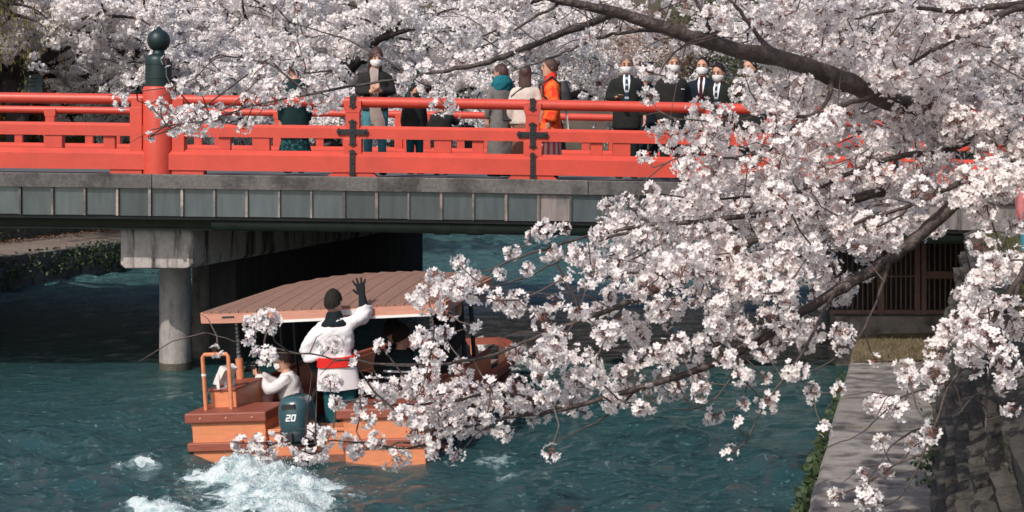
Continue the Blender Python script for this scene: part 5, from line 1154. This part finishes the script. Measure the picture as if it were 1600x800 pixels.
FT = [(-12.6, 36.5, 2.9, 1.0, .4, 0, 'cherry tree in blossom on the slope behind the bronze capped post'),
      (-10.4, 43.0, 2.7, 1.12, 2.1, 1, 'cherry tree in blossom behind the woman with the beige scarf'),
      (-6.5, 50.0, 2.6, 1.25, 4.0, 2, 'cherry tree in blossom behind the woman in orange'),
      (-5.8, 39.5, 1.2, .78, 5.2, 0, 'low cherry tree in blossom drooping over the water behind the railing'),
      (-1.8, 58.0, 2.2, 1.35, 1.2, 0, 'cherry tree in blossom behind the shaven headed man with the phone'),
      (2.2, 70.0, 2.2, 1.6, 3.0, 1, 'distant cherry tree in blossom above the group of men in suits'),
      (9.0, 86.0, 2.2, 1.8, .2, 2, 'farthest cherry tree in blossom where the river bends away'),
      (13.5, 46.0, 2.4, 1.2, 1.9, 1, 'cherry tree in blossom on the far right bank behind the big limb'),
      (16.0, 60.0, 2.6, 1.5, 2.9, 0, 'second cherry tree in blossom along the far right bank'),
      (-15.5, 47.5, 3.2, 1.25, 2.6, 2, 'cherry tree in blossom above the railing at the left edge'),
      (-18.0, 60.0, 3.4, 1.7, 1.0, 1, 'tall cherry tree in blossom behind the willow'),
      (-8.5, 66.0, 3.0, 1.7, 5.0, 2, 'tall cherry tree in blossom above the middle of the bridge'),
      (-14.2, 41.0, 3.2, .95, 3.7, 1, 'cherry tree in blossom between the blue sign and the bronze capped post'),
      (-9.8, 37.5, 2.8, .72, 1.7, 2, 'small cherry tree in blossom leaning over the bank path'),
      (12.0, 36.0, 2.4, .95, 4.4, 2, 'cherry tree in blossom just past the right end of the bridge')]
for x, y, z, sc, rz, vr, lb in FT: far_tree(lb, x, y, z, sc, rz, vr)
# willow at the upper left corner
br, tw = grow(7, 3.6, droop=.9, trunk_h=2.6, nl=6); wt = empty('willow_tree', 'olive green willow hanging into the upper left corner', 'tree', (-14.4, 33.6, 3.6))
tm = MB()
for pts, rad in br: tm.tube(pts, [max(.01, x) for x in rad], 7, caps=False)
tm.build('trunk', 'far_bark', wt, smooth=60, fixn=False)
rg = np.random.default_rng(9); st = []; nn_ = []
for pt in tw:
    if rg.random() < .6:
        e_ = np.array(pt[-1]); ln = rg.uniform(.5, 1.6); k_ = int(ln * 42); t_ = rg.random(k_); q_ = e_[None] + np.stack([rg.normal(0, .05, k_) + t_ * rg.normal(0, .2), rg.normal(0, .05, k_) + t_ * rg.normal(0, .2), .25 - t_ * ln], -1); st.append(q_); nn_.append(rg.normal(0, 1, (k_, 3)) * [1, 1, .15])
st = np.concatenate(st); nn_ = np.concatenate(nn_)
# long narrow leaves hanging down
u = np.cross(nn_, [0, 0, 1]); u /= np.maximum(np.linalg.norm(u, axis=1, keepdims=True), 1e-6); L_ = rg.uniform(.07, .13, len(st))[:, None]; dn = np.array([0, 0, -1.0]) + rg.normal(0, .25, st.shape)
V_ = np.stack([st - u * .012, st + dn * L_ * .5 + u * .016 , st + dn * L_, st + dn * L_ * .5 - u * .016], 1).reshape(-1, 3)
c_ = link('crown', np_mesh('crown', V_, np.arange(len(V_)), 4, 'willow_leaf'), wt); c_['kind'] = 'stuff'
# brown bare tree showing over the men, dark evergreens and amber shrubs that close the view
def puff_tree(name, label, cat, loc, rad, n, size, m, aspect=.5, trunk='far_bark'):
    e_ = empty(name, label, cat, loc); rg = np.random.default_rng(abs(hash(label)) % 1 + int(loc[0] * 10) % 97 + 5)
    MB().tube([(0, 0, -.5), (.05, 0, rad[2] * .5), (0, .05, rad[2] * 1.1)], [.06 * rad[2], .05 * rad[2], .02 * rad[2]], 8).build('trunk', trunk, e_, smooth=60)
    nc = 60; cd = rg.normal(0, 1, (nc, 3)); cd /= np.linalg.norm(cd, axis=1, keepdims=True); C = cd * rg.uniform(.45, .95, (nc, 1)) * rad + [0, 0, rad[2] * 1.05]
    k_ = rg.integers(0, nc, n); d_ = rg.normal(0, 1, (n, 3)); P = C[k_] + d_ * np.array(rad) * .16; V_, f_ = leaf_faces(P, d_ + rg.normal(0, .6, d_.shape), rg.uniform(.7, 1.3, n) * size, aspect, rg)
    c_ = link('crown', np_mesh('crown', V_, f_, 4, m), e_); c_['kind'] = 'stuff'; return e_
b0 = at(1000, 75, 62); puff_tree('bare_tree', 'reddish brown bare tree rising behind the men in suits', 'tree', (b0.x, 62, 4.0), (3.0, 2.5, 2.4), 15000, .09, 'brown_twigs', .06)
for px, Y_, z_, rd, lb in ((80, 47, 3.2, (1.8, 1.5, 1.5), 'dark evergreen shrub low behind the railing by the blue sign'), (160, 55, 3.2, (2.4, 2, 1.6), 'dark evergreen shrub low behind the bronze capped post'), (1160, 75, 3.0, (5, 4, 5), 'dark evergreen tree behind the blossoms over the big limb'), (1500, 48, 3.0, (4, 3, 3.5), 'dark evergreen tree behind the right end of the bridge')):
    puff_tree('evergreen', lb, 'shrub', ((px - 800) * Y_ / F, Y_, z_), rd, 9000, .09, 'dark_evergreen')
for px, py, lb in ((52, 78, 'amber leaved shrub above the blue sign'), (4, 60, 'amber leaved shrub at the left picture edge')):
    a0 = at(px, py, 40); puff_tree('amber_shrub', lb, 'shrub', (a0.x, 40, 3.1), (.45, .4, 1.2), 2500, .06, 'amber_leaf')
# blue sign, timber post
sY = 38.0; a0 = at(38, 116, sY); a1 = at(66, 142, sY)
sg = empty('notice_board', 'small pale blue notice board behind the left railing', 'sign', ((a0.x + a1.x) / 2, sY, 3.2)); sl = sg.location
MB().box(a0.x, a1.x, sY - .02, sY + .02, a1.z - .15, a0.z).build('panel', 'sign_blue', sg, bevel=.01, shift=sl)
for x in (a0.x + .06, a1.x - .06): MB().box(x - .03, x + .03, sY + .021, sY + .07, 2.9, a0.z - .02).build('leg', 'timber_post', sg, shift=sl)
for z_ in (.10, .2, .3): MB().box(a0.x + .08, a1.x - .08 - z_ * .3, sY - .026, sY - .021, a0.z - z_ - .03, a0.z - z_).build('faded_line', 'walk_concrete', sg, shift=sl)
a0 = at(24, 80, 39); o = MB().prism([(-.22, -.2), (.22, -.2), (.24, .1), (.2, .24), (-.2, .24), (-.24, .1)], 2.8, a0.z + .1, 'z').build('stone_pillar', 'timber_post', bevel=.02); o.location = (a0.x, 39, 0)
tag(o, 'dark weathered square pillar behind the left railing', 'pillar')
# wooded hillside closing the view
V = []; xs_ = np.linspace(-160, 200, 70); ys_ = np.linspace(95, 220, 20)
for y in ys_:
    for x in xs_: V.append((x, y, -1 + 46 * sstep(90, 190, y) * (.75 + .5 * fbm(x * .02, y * .02, 3)) + 3 * (fbm(x * .2, y * .2, 3) - .5) + (3.5 if abs(x - .28 * y) > 14 else 0)))
n = 70; mb = MB().add(V, [(i * n + k, i * n + k + 1, i * n + n + k + 1, i * n + n + k) for i in range(19) for k in range(69)]); kind(mb.build('hill', 'hill_ground', smooth=80), 'structure')

# ------------------------------------------------------------------ the cherry tree over the camera
TREE = V3((4.7, 8.3, UP_Z - .1))
ct = empty('cherry_tree', 'near cherry tree whose blossom laden boughs sweep across the river', 'tree', TREE)
def br_px(lst): return [(at(px, py, Y), r_ * Y / F, px, py, Y) for px, py, Y, r_ in lst]
LIMBS = [
  # big upper limb
  [(1960, 330, 8.2, 34), (1800, 270, 8.0, 26), (1640, 225, 7.8, 21), (1540, 200, 7.6, 19), (1450, 172, 7.4, 18.5), (1370, 150, 7.2, 17.5), (1300, 118, 7.1, 16.5), (1220, 92, 7.0, 15.5), (1130, 72, 6.9, 14), (1040, 44, 6.8, 12), (960, 20, 6.75, 9.5), (880, 2, 6.7, 7), (800, -22, 6.7, 5), (700, -50, 6.7, 3)],
  # lower bough
  [(1960, 350, 8.2, 32), (1800, 290, 7.7, 22), (1680, 262, 7.3, 18), (1590, 258, 7.1, 16), (1500, 312, 6.95, 15.5), (1440, 366, 6.85, 15), (1390, 405, 6.8, 14), (1320, 448, 6.75, 12.5), (1240, 496, 6.7, 11), (1160, 548, 6.6, 9.5), (1060, 588, 6.5, 8), (960, 616, 6.45, 6.5), (880, 640, 6.4, 5), (790, 655, 6.4, 4), (720, 668, 6.35, 3), (640, 690, 6.3, 2.4), (560, 704, 6.3, 1.6)],
  # branch sweeping left over the rail
  [(960, 20, 6.75, 7), (930, 34, 6.9, 6.5), (870, 56, 7.1, 6), (800, 84, 7.3, 5.2), (740, 102, 7.4, 4.2), (690, 111, 7.5, 3.2), (640, 120, 7.6, 2.6), (565, 131, 7.6, 2.2), (482, 148, 7.7, 1.9), (400, 164, 7.8, 1.6), (330, 185, 7.8, 1.2), (250, 198, 7.8, .9)],
  [(1040, 44, 6.8, 5), (980, 50, 6.9, 3.2), (927, 61, 6.95, 2.6), (891, 78, 7.0, 2.2), (846, 96, 7.0, 1.8), (800, 112, 7.1, 1.2)],
  [(1120, 50, 6.9, 4), (1085, 62, 6.7, 2.2), (1055, 82, 6.6, 1.8), (1030, 116, 6.5, 1.2)],
  # long middle branch down-left to the boat
  [(1380, 300, 7.2, 9), (1260, 330, 7.0, 8), (1150, 390, 6.8, 6.5), (1060, 440, 6.6, 5.5), (955, 482, 6.4, 4.6), (878, 511, 6.3, 4), (820, 535, 6.25, 3.4), (740, 562, 6.2, 2.8), (640, 570, 6.15, 2.2), (540, 562, 6.1, 1.7), (450, 548, 6.1, 1.4), (380, 535, 6.1, 1.1), (320, 520, 6.1, .8)],
  [(1260, 330, 7.0, 6), (1100, 345, 7.0, 4.5), (1010, 352, 7.1, 3.6), (955, 362, 7.1, 3), (885, 378, 7.2, 2.4), (829, 396, 7.2, 2), (759, 423, 7.2, 1.4), (700, 440, 7.2, 1)],
  [(1010, 352, 7.1, 3), (919, 384, 7.0, 2.4), (838, 425, 7.0, 1.8), (770, 450, 6.9, 1.2)],
  [(1060, 440, 6.6, 4), (1010, 425, 6.5, 2.6), (968, 430, 6.4, 2.2), (925, 443, 6.3, 1.6), (860, 460, 6.3, 1.2), (700, 445, 6.2, .9)],
  # branches from the lower bough
  [(880, 640, 6.4, 3), (780, 612, 6.3, 2.4), (700, 628, 6.25, 2), (600, 632, 6.2, 1.6), (520, 622, 6.2, 1)],
  [(700, 680, 6.3, 2), (640, 700, 6.2, 1.6), (540, 690, 6.1, 1.3), (460, 694, 6.05, 1), (360, 690, 6.0, .8)],
  [(1000, 606, 6.5, 3), (930, 660, 6.4, 1.8), (860, 692, 6.4, 1)],
  [(1320, 448, 6.75, 5), (1300, 462, 6.6, 3.2), (1262, 537, 6.4, 2.6), (1200, 625, 6.3, 2), (1165, 690, 6.25, 1.4)],
  [(1240, 496, 6.7, 4), (1190, 520, 6.6, 2.6), (1120, 620, 6.5, 1.8), (1060, 640, 6.5, 1.1)],
  [(1390, 405, 6.8, 4), (1370, 470, 6.5, 2.4), (1330, 540, 6.3, 1.8), (1250, 590, 6.2, 1.2)],
  # right hand side
  [(1680, 262, 7.3, 12), (1640, 330, 6.7, 8), (1600, 420, 6.4, 6), (1562, 481, 6.2, 4.2), (1537, 531, 6.1, 3.4), (1487, 594, 6.0, 2.7), (1462, 662, 5.95, 2.2), (1406, 775, 5.9, 1.6), (1330, 800, 5.9, 1)],
  [(1600, 420, 6.4, 5), (1575, 494, 6.2, 3.6), (1547, 562, 6.1, 2.8), (1540, 675, 6.0, 1.8)],
  [(1487, 594, 6.0, 2), (1410, 622, 5.9, 1.6), (1340, 680, 5.9, 1.2), (1290, 700, 5.9, .9)],
  [(1462, 662, 5.95, 1.8), (1400, 690, 5.9, 1.3), (1360, 745, 5.85, 1)],
  [(1800, 120, 8.0, 16), (1700, 20, 7.6, 9), (1600, 6, 7.4, 7), (1500, 18, 7.3, 4.5), (1420, 12, 7.2, 3), (1330, 30, 7.2, 2)],
  [(1640, 5, 7.4, 8), (1575, 18, 7.3, 6), (1520, 50, 7.2, 5), (1455, 80, 7.1, 3.4), (1390, 120, 7.0, 2)],
  [(1300, 118, 7.1, 6), (1290, 160, 6.9, 3.6), (1240, 200, 6.8, 2.8), (1180, 250, 6.7, 2.2), (1090, 240, 6.6, 1.6), (1020, 262, 6.6, 1)],
  [(1370, 150, 7.2, 6), (1330, 160, 7.0, 4), (1270, 180, 6.9, 3), (1200, 180, 6.8, 2.2), (1110, 190, 6.7, 1.6), (1050, 185, 6.7, 1)],
  [(1540, 200, 7.6, 8), (1480, 235, 7.3, 6), (1400, 245, 7.1, 5), (1330, 270, 7.0, 4), (1250, 300, 6.9, 3), (1120, 310, 6.8, 2), (1000, 300, 6.8, 1.2)],
  [(1590, 258, 7.1, 7), (1540, 270, 6.9, 5.5), (1470, 300, 6.8, 4.5), (1400, 330, 6.7, 3.6), (1330, 350, 6.6, 3), (1250, 400, 6.5, 2.2), (1180, 420, 6.5, 1.5)],
  [(1220, 92, 7.0, 6), (1180, 50, 7.1, 4), (1150, 10, 7.2, 3), (1100, -30, 7.3, 2)],
  [(1110, 58, 6.9, 5), (1104, 30, 6.8, 4), (1090, 5, 6.8, 3), (1075, -20, 6.8, 2)],
  [(880, 2, 6.7, 3.5), (830, 30, 6.7, 2.2), (780, 60, 6.7, 1.7), (742, 76, 6.7, 1.1)],
  [(640, 120, 7.6, 2.2), (560, 70, 7.7, 1.6), (470, 40, 7.8, 1.3), (390, 20, 7.9, 1)],
  [(482, 148, 7.7, 1.8), (420, 100, 7.8, 1.4), (340, 90, 7.9, 1.2), (290, 130, 7.9, 1), (170, 150, 7.9, .7)],
]
samp = []; nb2 = []           # 3-D sample points of the skeleton
for L_ in LIMBS:
    b_ = br_px(L_); pts = [x[0] for x in b_]; rad = [x[1] * (.66 if L_ is LIMBS[1] else .90) for x in b_]
    # smooth Catmull-Rom subdivision
    P2 = []; R2 = []
    for i in range(len(pts) - 1):
        p0, p1, p2, p3 = pts[max(i - 1, 0)], pts[i], pts[i + 1], pts[min(i + 2, len(pts) - 1)]
        for k in range(5):
            t_ = k / 5; P2.append(.5 * ((2 * p1) + (p2 - p0) * t_ + (2 * p0 - 5 * p1 + 4 * p2 - p3) * t_ ** 2 + (3 * p1 - p0 - 3 * p2 + p3) * t_ ** 3) + V3((0, random.uniform(-.012, .012), random.uniform(-.006, .006))))
            R2.append((rad[i] + (rad[i + 1] - rad[i]) * t_) * random.uniform(.93, 1.09))
    P2.append(pts[-1]); R2.append(rad[-1])
    MB().tube([p - TREE for p in P2], [max(.0022, r_) for r_ in R2], 12 if rad[0] > .02 else 7).build('limb', 'bark', ct, smooth=70, fixn=False)
    for p, r_ in zip(P2, R2): samp.append((p.x, p.y, p.z))
    nb2.append(len(samp))
j0 = at(1960, 340, 8.2)
tp = [TREE + V3((.1, 0, -.5)), TREE + V3((.02, 0, .3)), TREE + V3((-.15, -.02, .8)), j0.lerp(TREE + V3((-.15, 0, .8)), .3), j0, j0 + V3((.15, -.1, .7)), j0 + V3((.1, -.4, 1.8)), j0 + V3((-.3, -.9, 3.0))]
MB().tube([p - TREE for p in tp], [.34, .27, .24, .20, .17, .13, .09, .05], 16).build('trunk', 'bark', ct, smooth=70, fixn=False)
MB().tube([tp[4] - TREE, at(1850, 190, 8.1) - TREE, at(1800, 120, 8.0) - TREE], [.13, .085, .06], 12).build('limb', 'bark', ct, smooth=70, fixn=False)
# limbs out of the frame, over the camera: they shade the walkway and boughs
over = []
for lst in ([(tp[6]), V3((2.8, 7.6, 5.9)), V3((1.4, 8.4, 6.0)), V3((.1, 9.6, 5.7)), V3((-.9, 10.8, 5.3))], [(tp[7]), V3((2.4, 5.2, 6.3)), V3((.6, 4.3, 6.6)), V3((-1.2, 4.2, 6.3))], [(tp[5]), V3((4.0, 10.0, 5.4)), V3((3.4, 12.0, 5.7)), V3((2.7, 13.6, 5.5))], [(tp[6]), V3((3.2, 9.6, 6.1)), V3((1.9, 11.2, 6.2)), V3((1.0, 12.6, 5.9))]):
    MB().tube([p - TREE for p in lst], [.07, .055, .04, .028, .015][:len(lst)], 8).build('limb', 'bark', ct, smooth=70, fixn=False)
    for a_, c_ in zip(lst[:-1], lst[1:]):
        for t_ in np.linspace(.2, 1, 5): over.append(a_.lerp(c_, float(t_)))
DM = [  # blossom coverage, one digit per 40 px cell of the boughs' spread
"0000000002443100013454333455788888888888",
"0000000122455400025554232333788888888888",
"0000001233788202244310000320068888888888",
"0001566566767524430000000410278888888888",
"0000047765100000020000000004567888888888",
"0000014200000000000000000566568888888888",
"0000000000000000000000000572788888888555",
"0000000000000000000000004688888888886343",
"0000000000000000000003347888888888883131",
"0000000000000000000134468888888888410254",
"0000000000000000355432467878888884100488",
"0000000000000000786664216754778642002798",
"0000000002520000653033357776888741013787",
"0000000222634242432156446787774431006874",
"0000000000001332311268988677765421356654",
"0000000000002478999999656365543233433134",
"0000000000254046899832310223310232111232",
"0000000004998434561003100000420002331000",
"0000000000000000000000000000000003300000",
"0000000000000000000000000000000123200000"]
DM = [r_[:40] for r_ in DM]
S3 = np.array(samp); Spx = np.stack([800 + S3[:, 0] / S3[:, 1] * F, HY + (EYE - S3[:, 2]) / S3[:, 1] * F], -1)
BPX = Spx[:nb2[1]][S3[:nb2[1], 1] > 6.42]; BPX = BPX[((BPX[:, 0] < 1460) & (BPX[:, 1] < 200)) | ((BPX[:, 0] > 1230) & (BPX[:, 0] < 1500) & (BPX[:, 1] > 300)) | ((BPX[:, 0] > 870) & (BPX[:, 0] < 1040) & (BPX[:, 1] > 560))]
rg = np.random.default_rng(21); CL = []
for ri, row in enumerate(DM):
    for ci, ch in enumerate(row):
        d_ = int(ch)
        if not d_: continue
        nl = d_ * .30 * (1.08 if d_ >= 7 else .86); cnt = int(nl) + (rg.random() < nl - int(nl))
        for _ in range(cnt):
            px, py = ci * 40 + rg.uniform(0, 40), ri * 40 + rg.uniform(0, 40); q_ = np.hypot(Spx[:, 0] - px, Spx[:, 1] - py); i_ = int(np.argmin(q_))
            if q_[i_] > 12:          # draw the puff a little toward its branch so sprays follow the boughs
                k_ = rg.uniform(0, .35) * min(1, q_[i_] / 60); px += (Spx[i_, 0] - px) * k_; py += (Spx[i_, 1] - py) * k_
            if any(x0 < px < x1 and y0 < py < y1 for x0, x1, y0, y1 in ((438, 512, 598, 672), (560, 610, 62, 116), (948, 1000, 76, 150), (1074, 1142, 82, 124), (486, 534, 448, 500), (536, 572, 440, 476))): continue   # gaps the photo leaves open
            Y_ = S3[i_, 1] + rg.normal(0, .22) + min(.5, q_[i_] / 260) * rg.normal(0, 1); k_ = 1.0 if d_ > 3 else .85
            if px < 420 and py < 260: k_ *= .66
            elif px < 660: k_ *= .82
            elif py > 540 and px > 1040: k_ *= .80
            if np.min(np.hypot(BPX[:, 0] - px, BPX[:, 1] - py)) < 22 and rg.random() < .78: Y_ = S3[i_, 1] + .16 + abs(rg.normal(0, .25))      # keep the two great limbs bare in front
            CL.append((*at(px, py, Y_), rg.uniform(.030, .072) * k_))
        if d_ >= 7 and ri < 11:
            for _ in range(2 if rg.random() < .8 else 1):
                CL.append((*at(ci * 40 + rg.uniform(0, 40), ri * 40 + rg.uniform(0, 40), rg.uniform(8.2, 10.0)), rg.uniform(.06, .10)))
for _ in range(46):          # puffs over the thick ends of the great limbs
    t_ = rg.random(); px, py, Y_ = (1445 + 190 * t_, 170 + 55 * t_ + rg.normal(0, 14), 7.15) if rg.random() < .6 else (1505 + 110 * t_, 306 - 48 * t_ + rg.normal(0, 12), 6.7)
    CL.append((*at(px, py, Y_ + rg.normal(0, .1)), rg.uniform(.04, .075)))
nview = len(CL)
# the crown goes on above and to the right of the picture
for _ in range(170):
    px, py = rg.uniform(1000, 2100), rg.uniform(-330, -10); CL.append((*at(px, py, rg.uniform(6.6, 8.8)), rg.uniform(.05, .08)))
for _ in range(120):
    px, py = rg.uniform(1605, 2000), rg.uniform(0, 620); CL.append((*at(px, py, rg.uniform(5.8, 8.2)), rg.uniform(.05, .08)))
nin = len(CL)
for p in over:
    for _ in range(5): q_ = p + V3(rg.normal(0, .38, 3)) ; CL.append((q_.x, q_.y, q_.z, rg.uniform(.07, .12)))
CL = np.array(CL)
# twigs: join every puff to the nearest wood or puff already joined
tw = MB(); pool = np.concatenate([S3, np.array([[p.x, p.y, p.z] for p in over])]); conn = []
dist0 = np.min(np.linalg.norm(CL[:, None, :3] - pool[None, ::2], axis=2), axis=1); order = np.argsort(dist0); npool = len(pool); big = np.empty((npool + len(CL), 3)); big[:npool] = pool; cnt = npool
for i in order:
    c_ = CL[i, :3]; dd = np.linalg.norm(big[:cnt] - c_, axis=1); dd[npool:cnt] *= 1.08; j = int(np.argmin(dd)); a_ = V3(big[j]); e_ = V3(c_); l_ = (e_ - a_).length
    if l_ > .012:
        mid = a_.lerp(e_, .5) + V3((rg.normal(0, .06), rg.normal(0, .06), -.05)) * l_ * 1.2; r0 = .0032 + min(.0035, l_ * .006)
        tw.tube([a_, a_.lerp(mid, .6), mid, mid.lerp(e_, .6), e_], [r0, r0 * .9, r0 * .8, r0 * .65, r0 * .5], 4, caps=False)
    big[cnt] = c_; cnt += 1
# a few bare whips
for _ in range(110):
    i_ = rg.integers(0, len(S3)); a_ = V3(S3[i_]); d_ = V3((rg.normal(-.4, .6), rg.normal(0, .5), rg.normal(.15, .5))).normalized(); l_ = rg.uniform(.12, .4)
    tw.tube([a_, a_ + d_ * l_ * .5 + V3((0, 0, .02)), a_ + d_ * l_ + V3((0, 0, -.01))], [.0035, .0026, .0012], 4, caps=False)
to = tw.build('twigs', 'twig_bark', ct, smooth=70, fixn=False, shift=TREE); to['kind'] = 'stuff'
# flowers: five notched cupped petals round a dark heart, on thin red stalks
rp_ = np.array([(.05, 0), (.48, .38), (.96, .25), (.96, -.25), (.48, -.38)])
pet = []
for k in range(5):
    a_ = 2 * PI * k / 5
    for r_, l_ in rp_:
        x, y = r_ * math.cos(a_) - l_ * math.sin(a_), r_ * math.sin(a_) + l_ * math.cos(a_); pet.append((x, y, .34 * r_ * r_ + .12 * abs(l_)))
pet = np.array(pet); FT_V = 30
hv = np.array([(0.16 * math.cos(2 * PI * k / 5 + .6), .16 * math.sin(2 * PI * k / 5 + .6), .07) for k in range(5)])
pf = np.array([[k * 5 + j for j in range(5)] for k in range(5)])
nfl = np.clip((CL[:, 3] / .056) ** 2 * 36 * rg.uniform(.75, 1.2, len(CL)), 6, 90).astype(int); nfl[nin:] = (nfl[nin:] * .16).astype(int); nfl[nview:nin] = (nfl[nview:nin] * .42).astype(int)
ci_ = np.repeat(np.arange(len(CL)), nfl); M_ = len(ci_)
d_ = rg.normal(0, 1, (M_, 3)); d_ /= np.linalg.norm(d_, axis=1, keepdims=True)
hd = rg.normal(0, 1, (len(CL), 3)) + [0, -1.2, 0]; hd /= np.linalg.norm(hd, axis=1, keepdims=True); hole = rg.random(len(CL)) < .28
kp = ~(hole[ci_] & ((d_ * hd[ci_]).sum(1) > .72)); ci_ = ci_[kp]; d_ = d_[kp]; M_ = len(ci_)
el = rg.uniform(.8, 1.35, (len(CL), 3))[ci_]
P = CL[ci_, :3] + d_ * el * CL[ci_, 3:4] * rg.uniform(.70, 1.05, (M_, 1)); nn = d_ + rg.normal(0, .28, (M_, 3)) + [0, 0, -.08]
u, v, w_ = rot_to(nn); sz = rg.uniform(.0150, .0200, M_); sz[ci_ >= nin] *= 2.0; sz[(ci_ >= nview) & (ci_ < nin)] *= 1.45
cup = rg.uniform(.5, 1.7, M_)
T = pet[None] * np.stack([np.ones(M_), np.ones(M_), cup], -1)[:, None]
FVv = P[:, None] + (u[:, None] * T[..., :1] + v[:, None] * T[..., 1:2] + w_[:, None] * T[..., 2:]) * sz[:, None, None]
HV = P[:, None] + (u[:, None] * hv[None, :, :1] + v[:, None] * hv[None, :, 1:2] + w_[:, None] * hv[None, :, 2:]) * sz[:, None, None]
base_ = P - w_ * (sz * .1)[:, None]; cen = CL[ci_, :3] + (P - CL[ci_, :3]) * .25; sd_ = u * .0011
STV = np.stack([base_ - sd_, base_ + sd_, cen + sd_, cen - sd_], 1)
nv = 25 * M_
flat = np.concatenate([(pf[None] + np.arange(M_)[:, None, None] * 25).ravel(), (np.arange(5)[None] + nv + np.arange(M_)[:, None] * 5).ravel(), (np.arange(4)[None] + nv + 5 * M_ + np.arange(M_)[:, None] * 4).ravel()])
per = np.concatenate([np.full(5 * M_, 5), np.full(M_, 5), np.full(M_, 4)]); mi = np.concatenate([np.zeros(5 * M_), np.ones(M_), np.full(M_, 2)])
me = np_mesh('crown', np.concatenate([FVv.reshape(-1, 3), HV.reshape(-1, 3), STV.reshape(-1, 3)]) - np.array(TREE), flat, per, ['petal', 'flower_heart', 'pedicel'], mi=mi)
cr = link('crown', me, ct); cr['kind'] = 'stuff'; cr['label'] = 'pale pink and white cherry blossom in dense puffs'
bi = np.repeat(np.arange(nin), 9); bd_ = rg.normal(0, 1, (len(bi), 3)); bP = CL[bi, :3] + bd_ / np.linalg.norm(bd_, axis=1, keepdims=True) * CL[bi, 3:4] * rg.uniform(.3, .92, (len(bi), 1))
bo = scatter('buds', bP - np.array(TREE), bd_, rg.uniform(.005, .011, len(bi)), 'pedicel', ct, .45); bo['kind'] = 'stuff'
print('flowers', M_, 'clusters', len(CL))
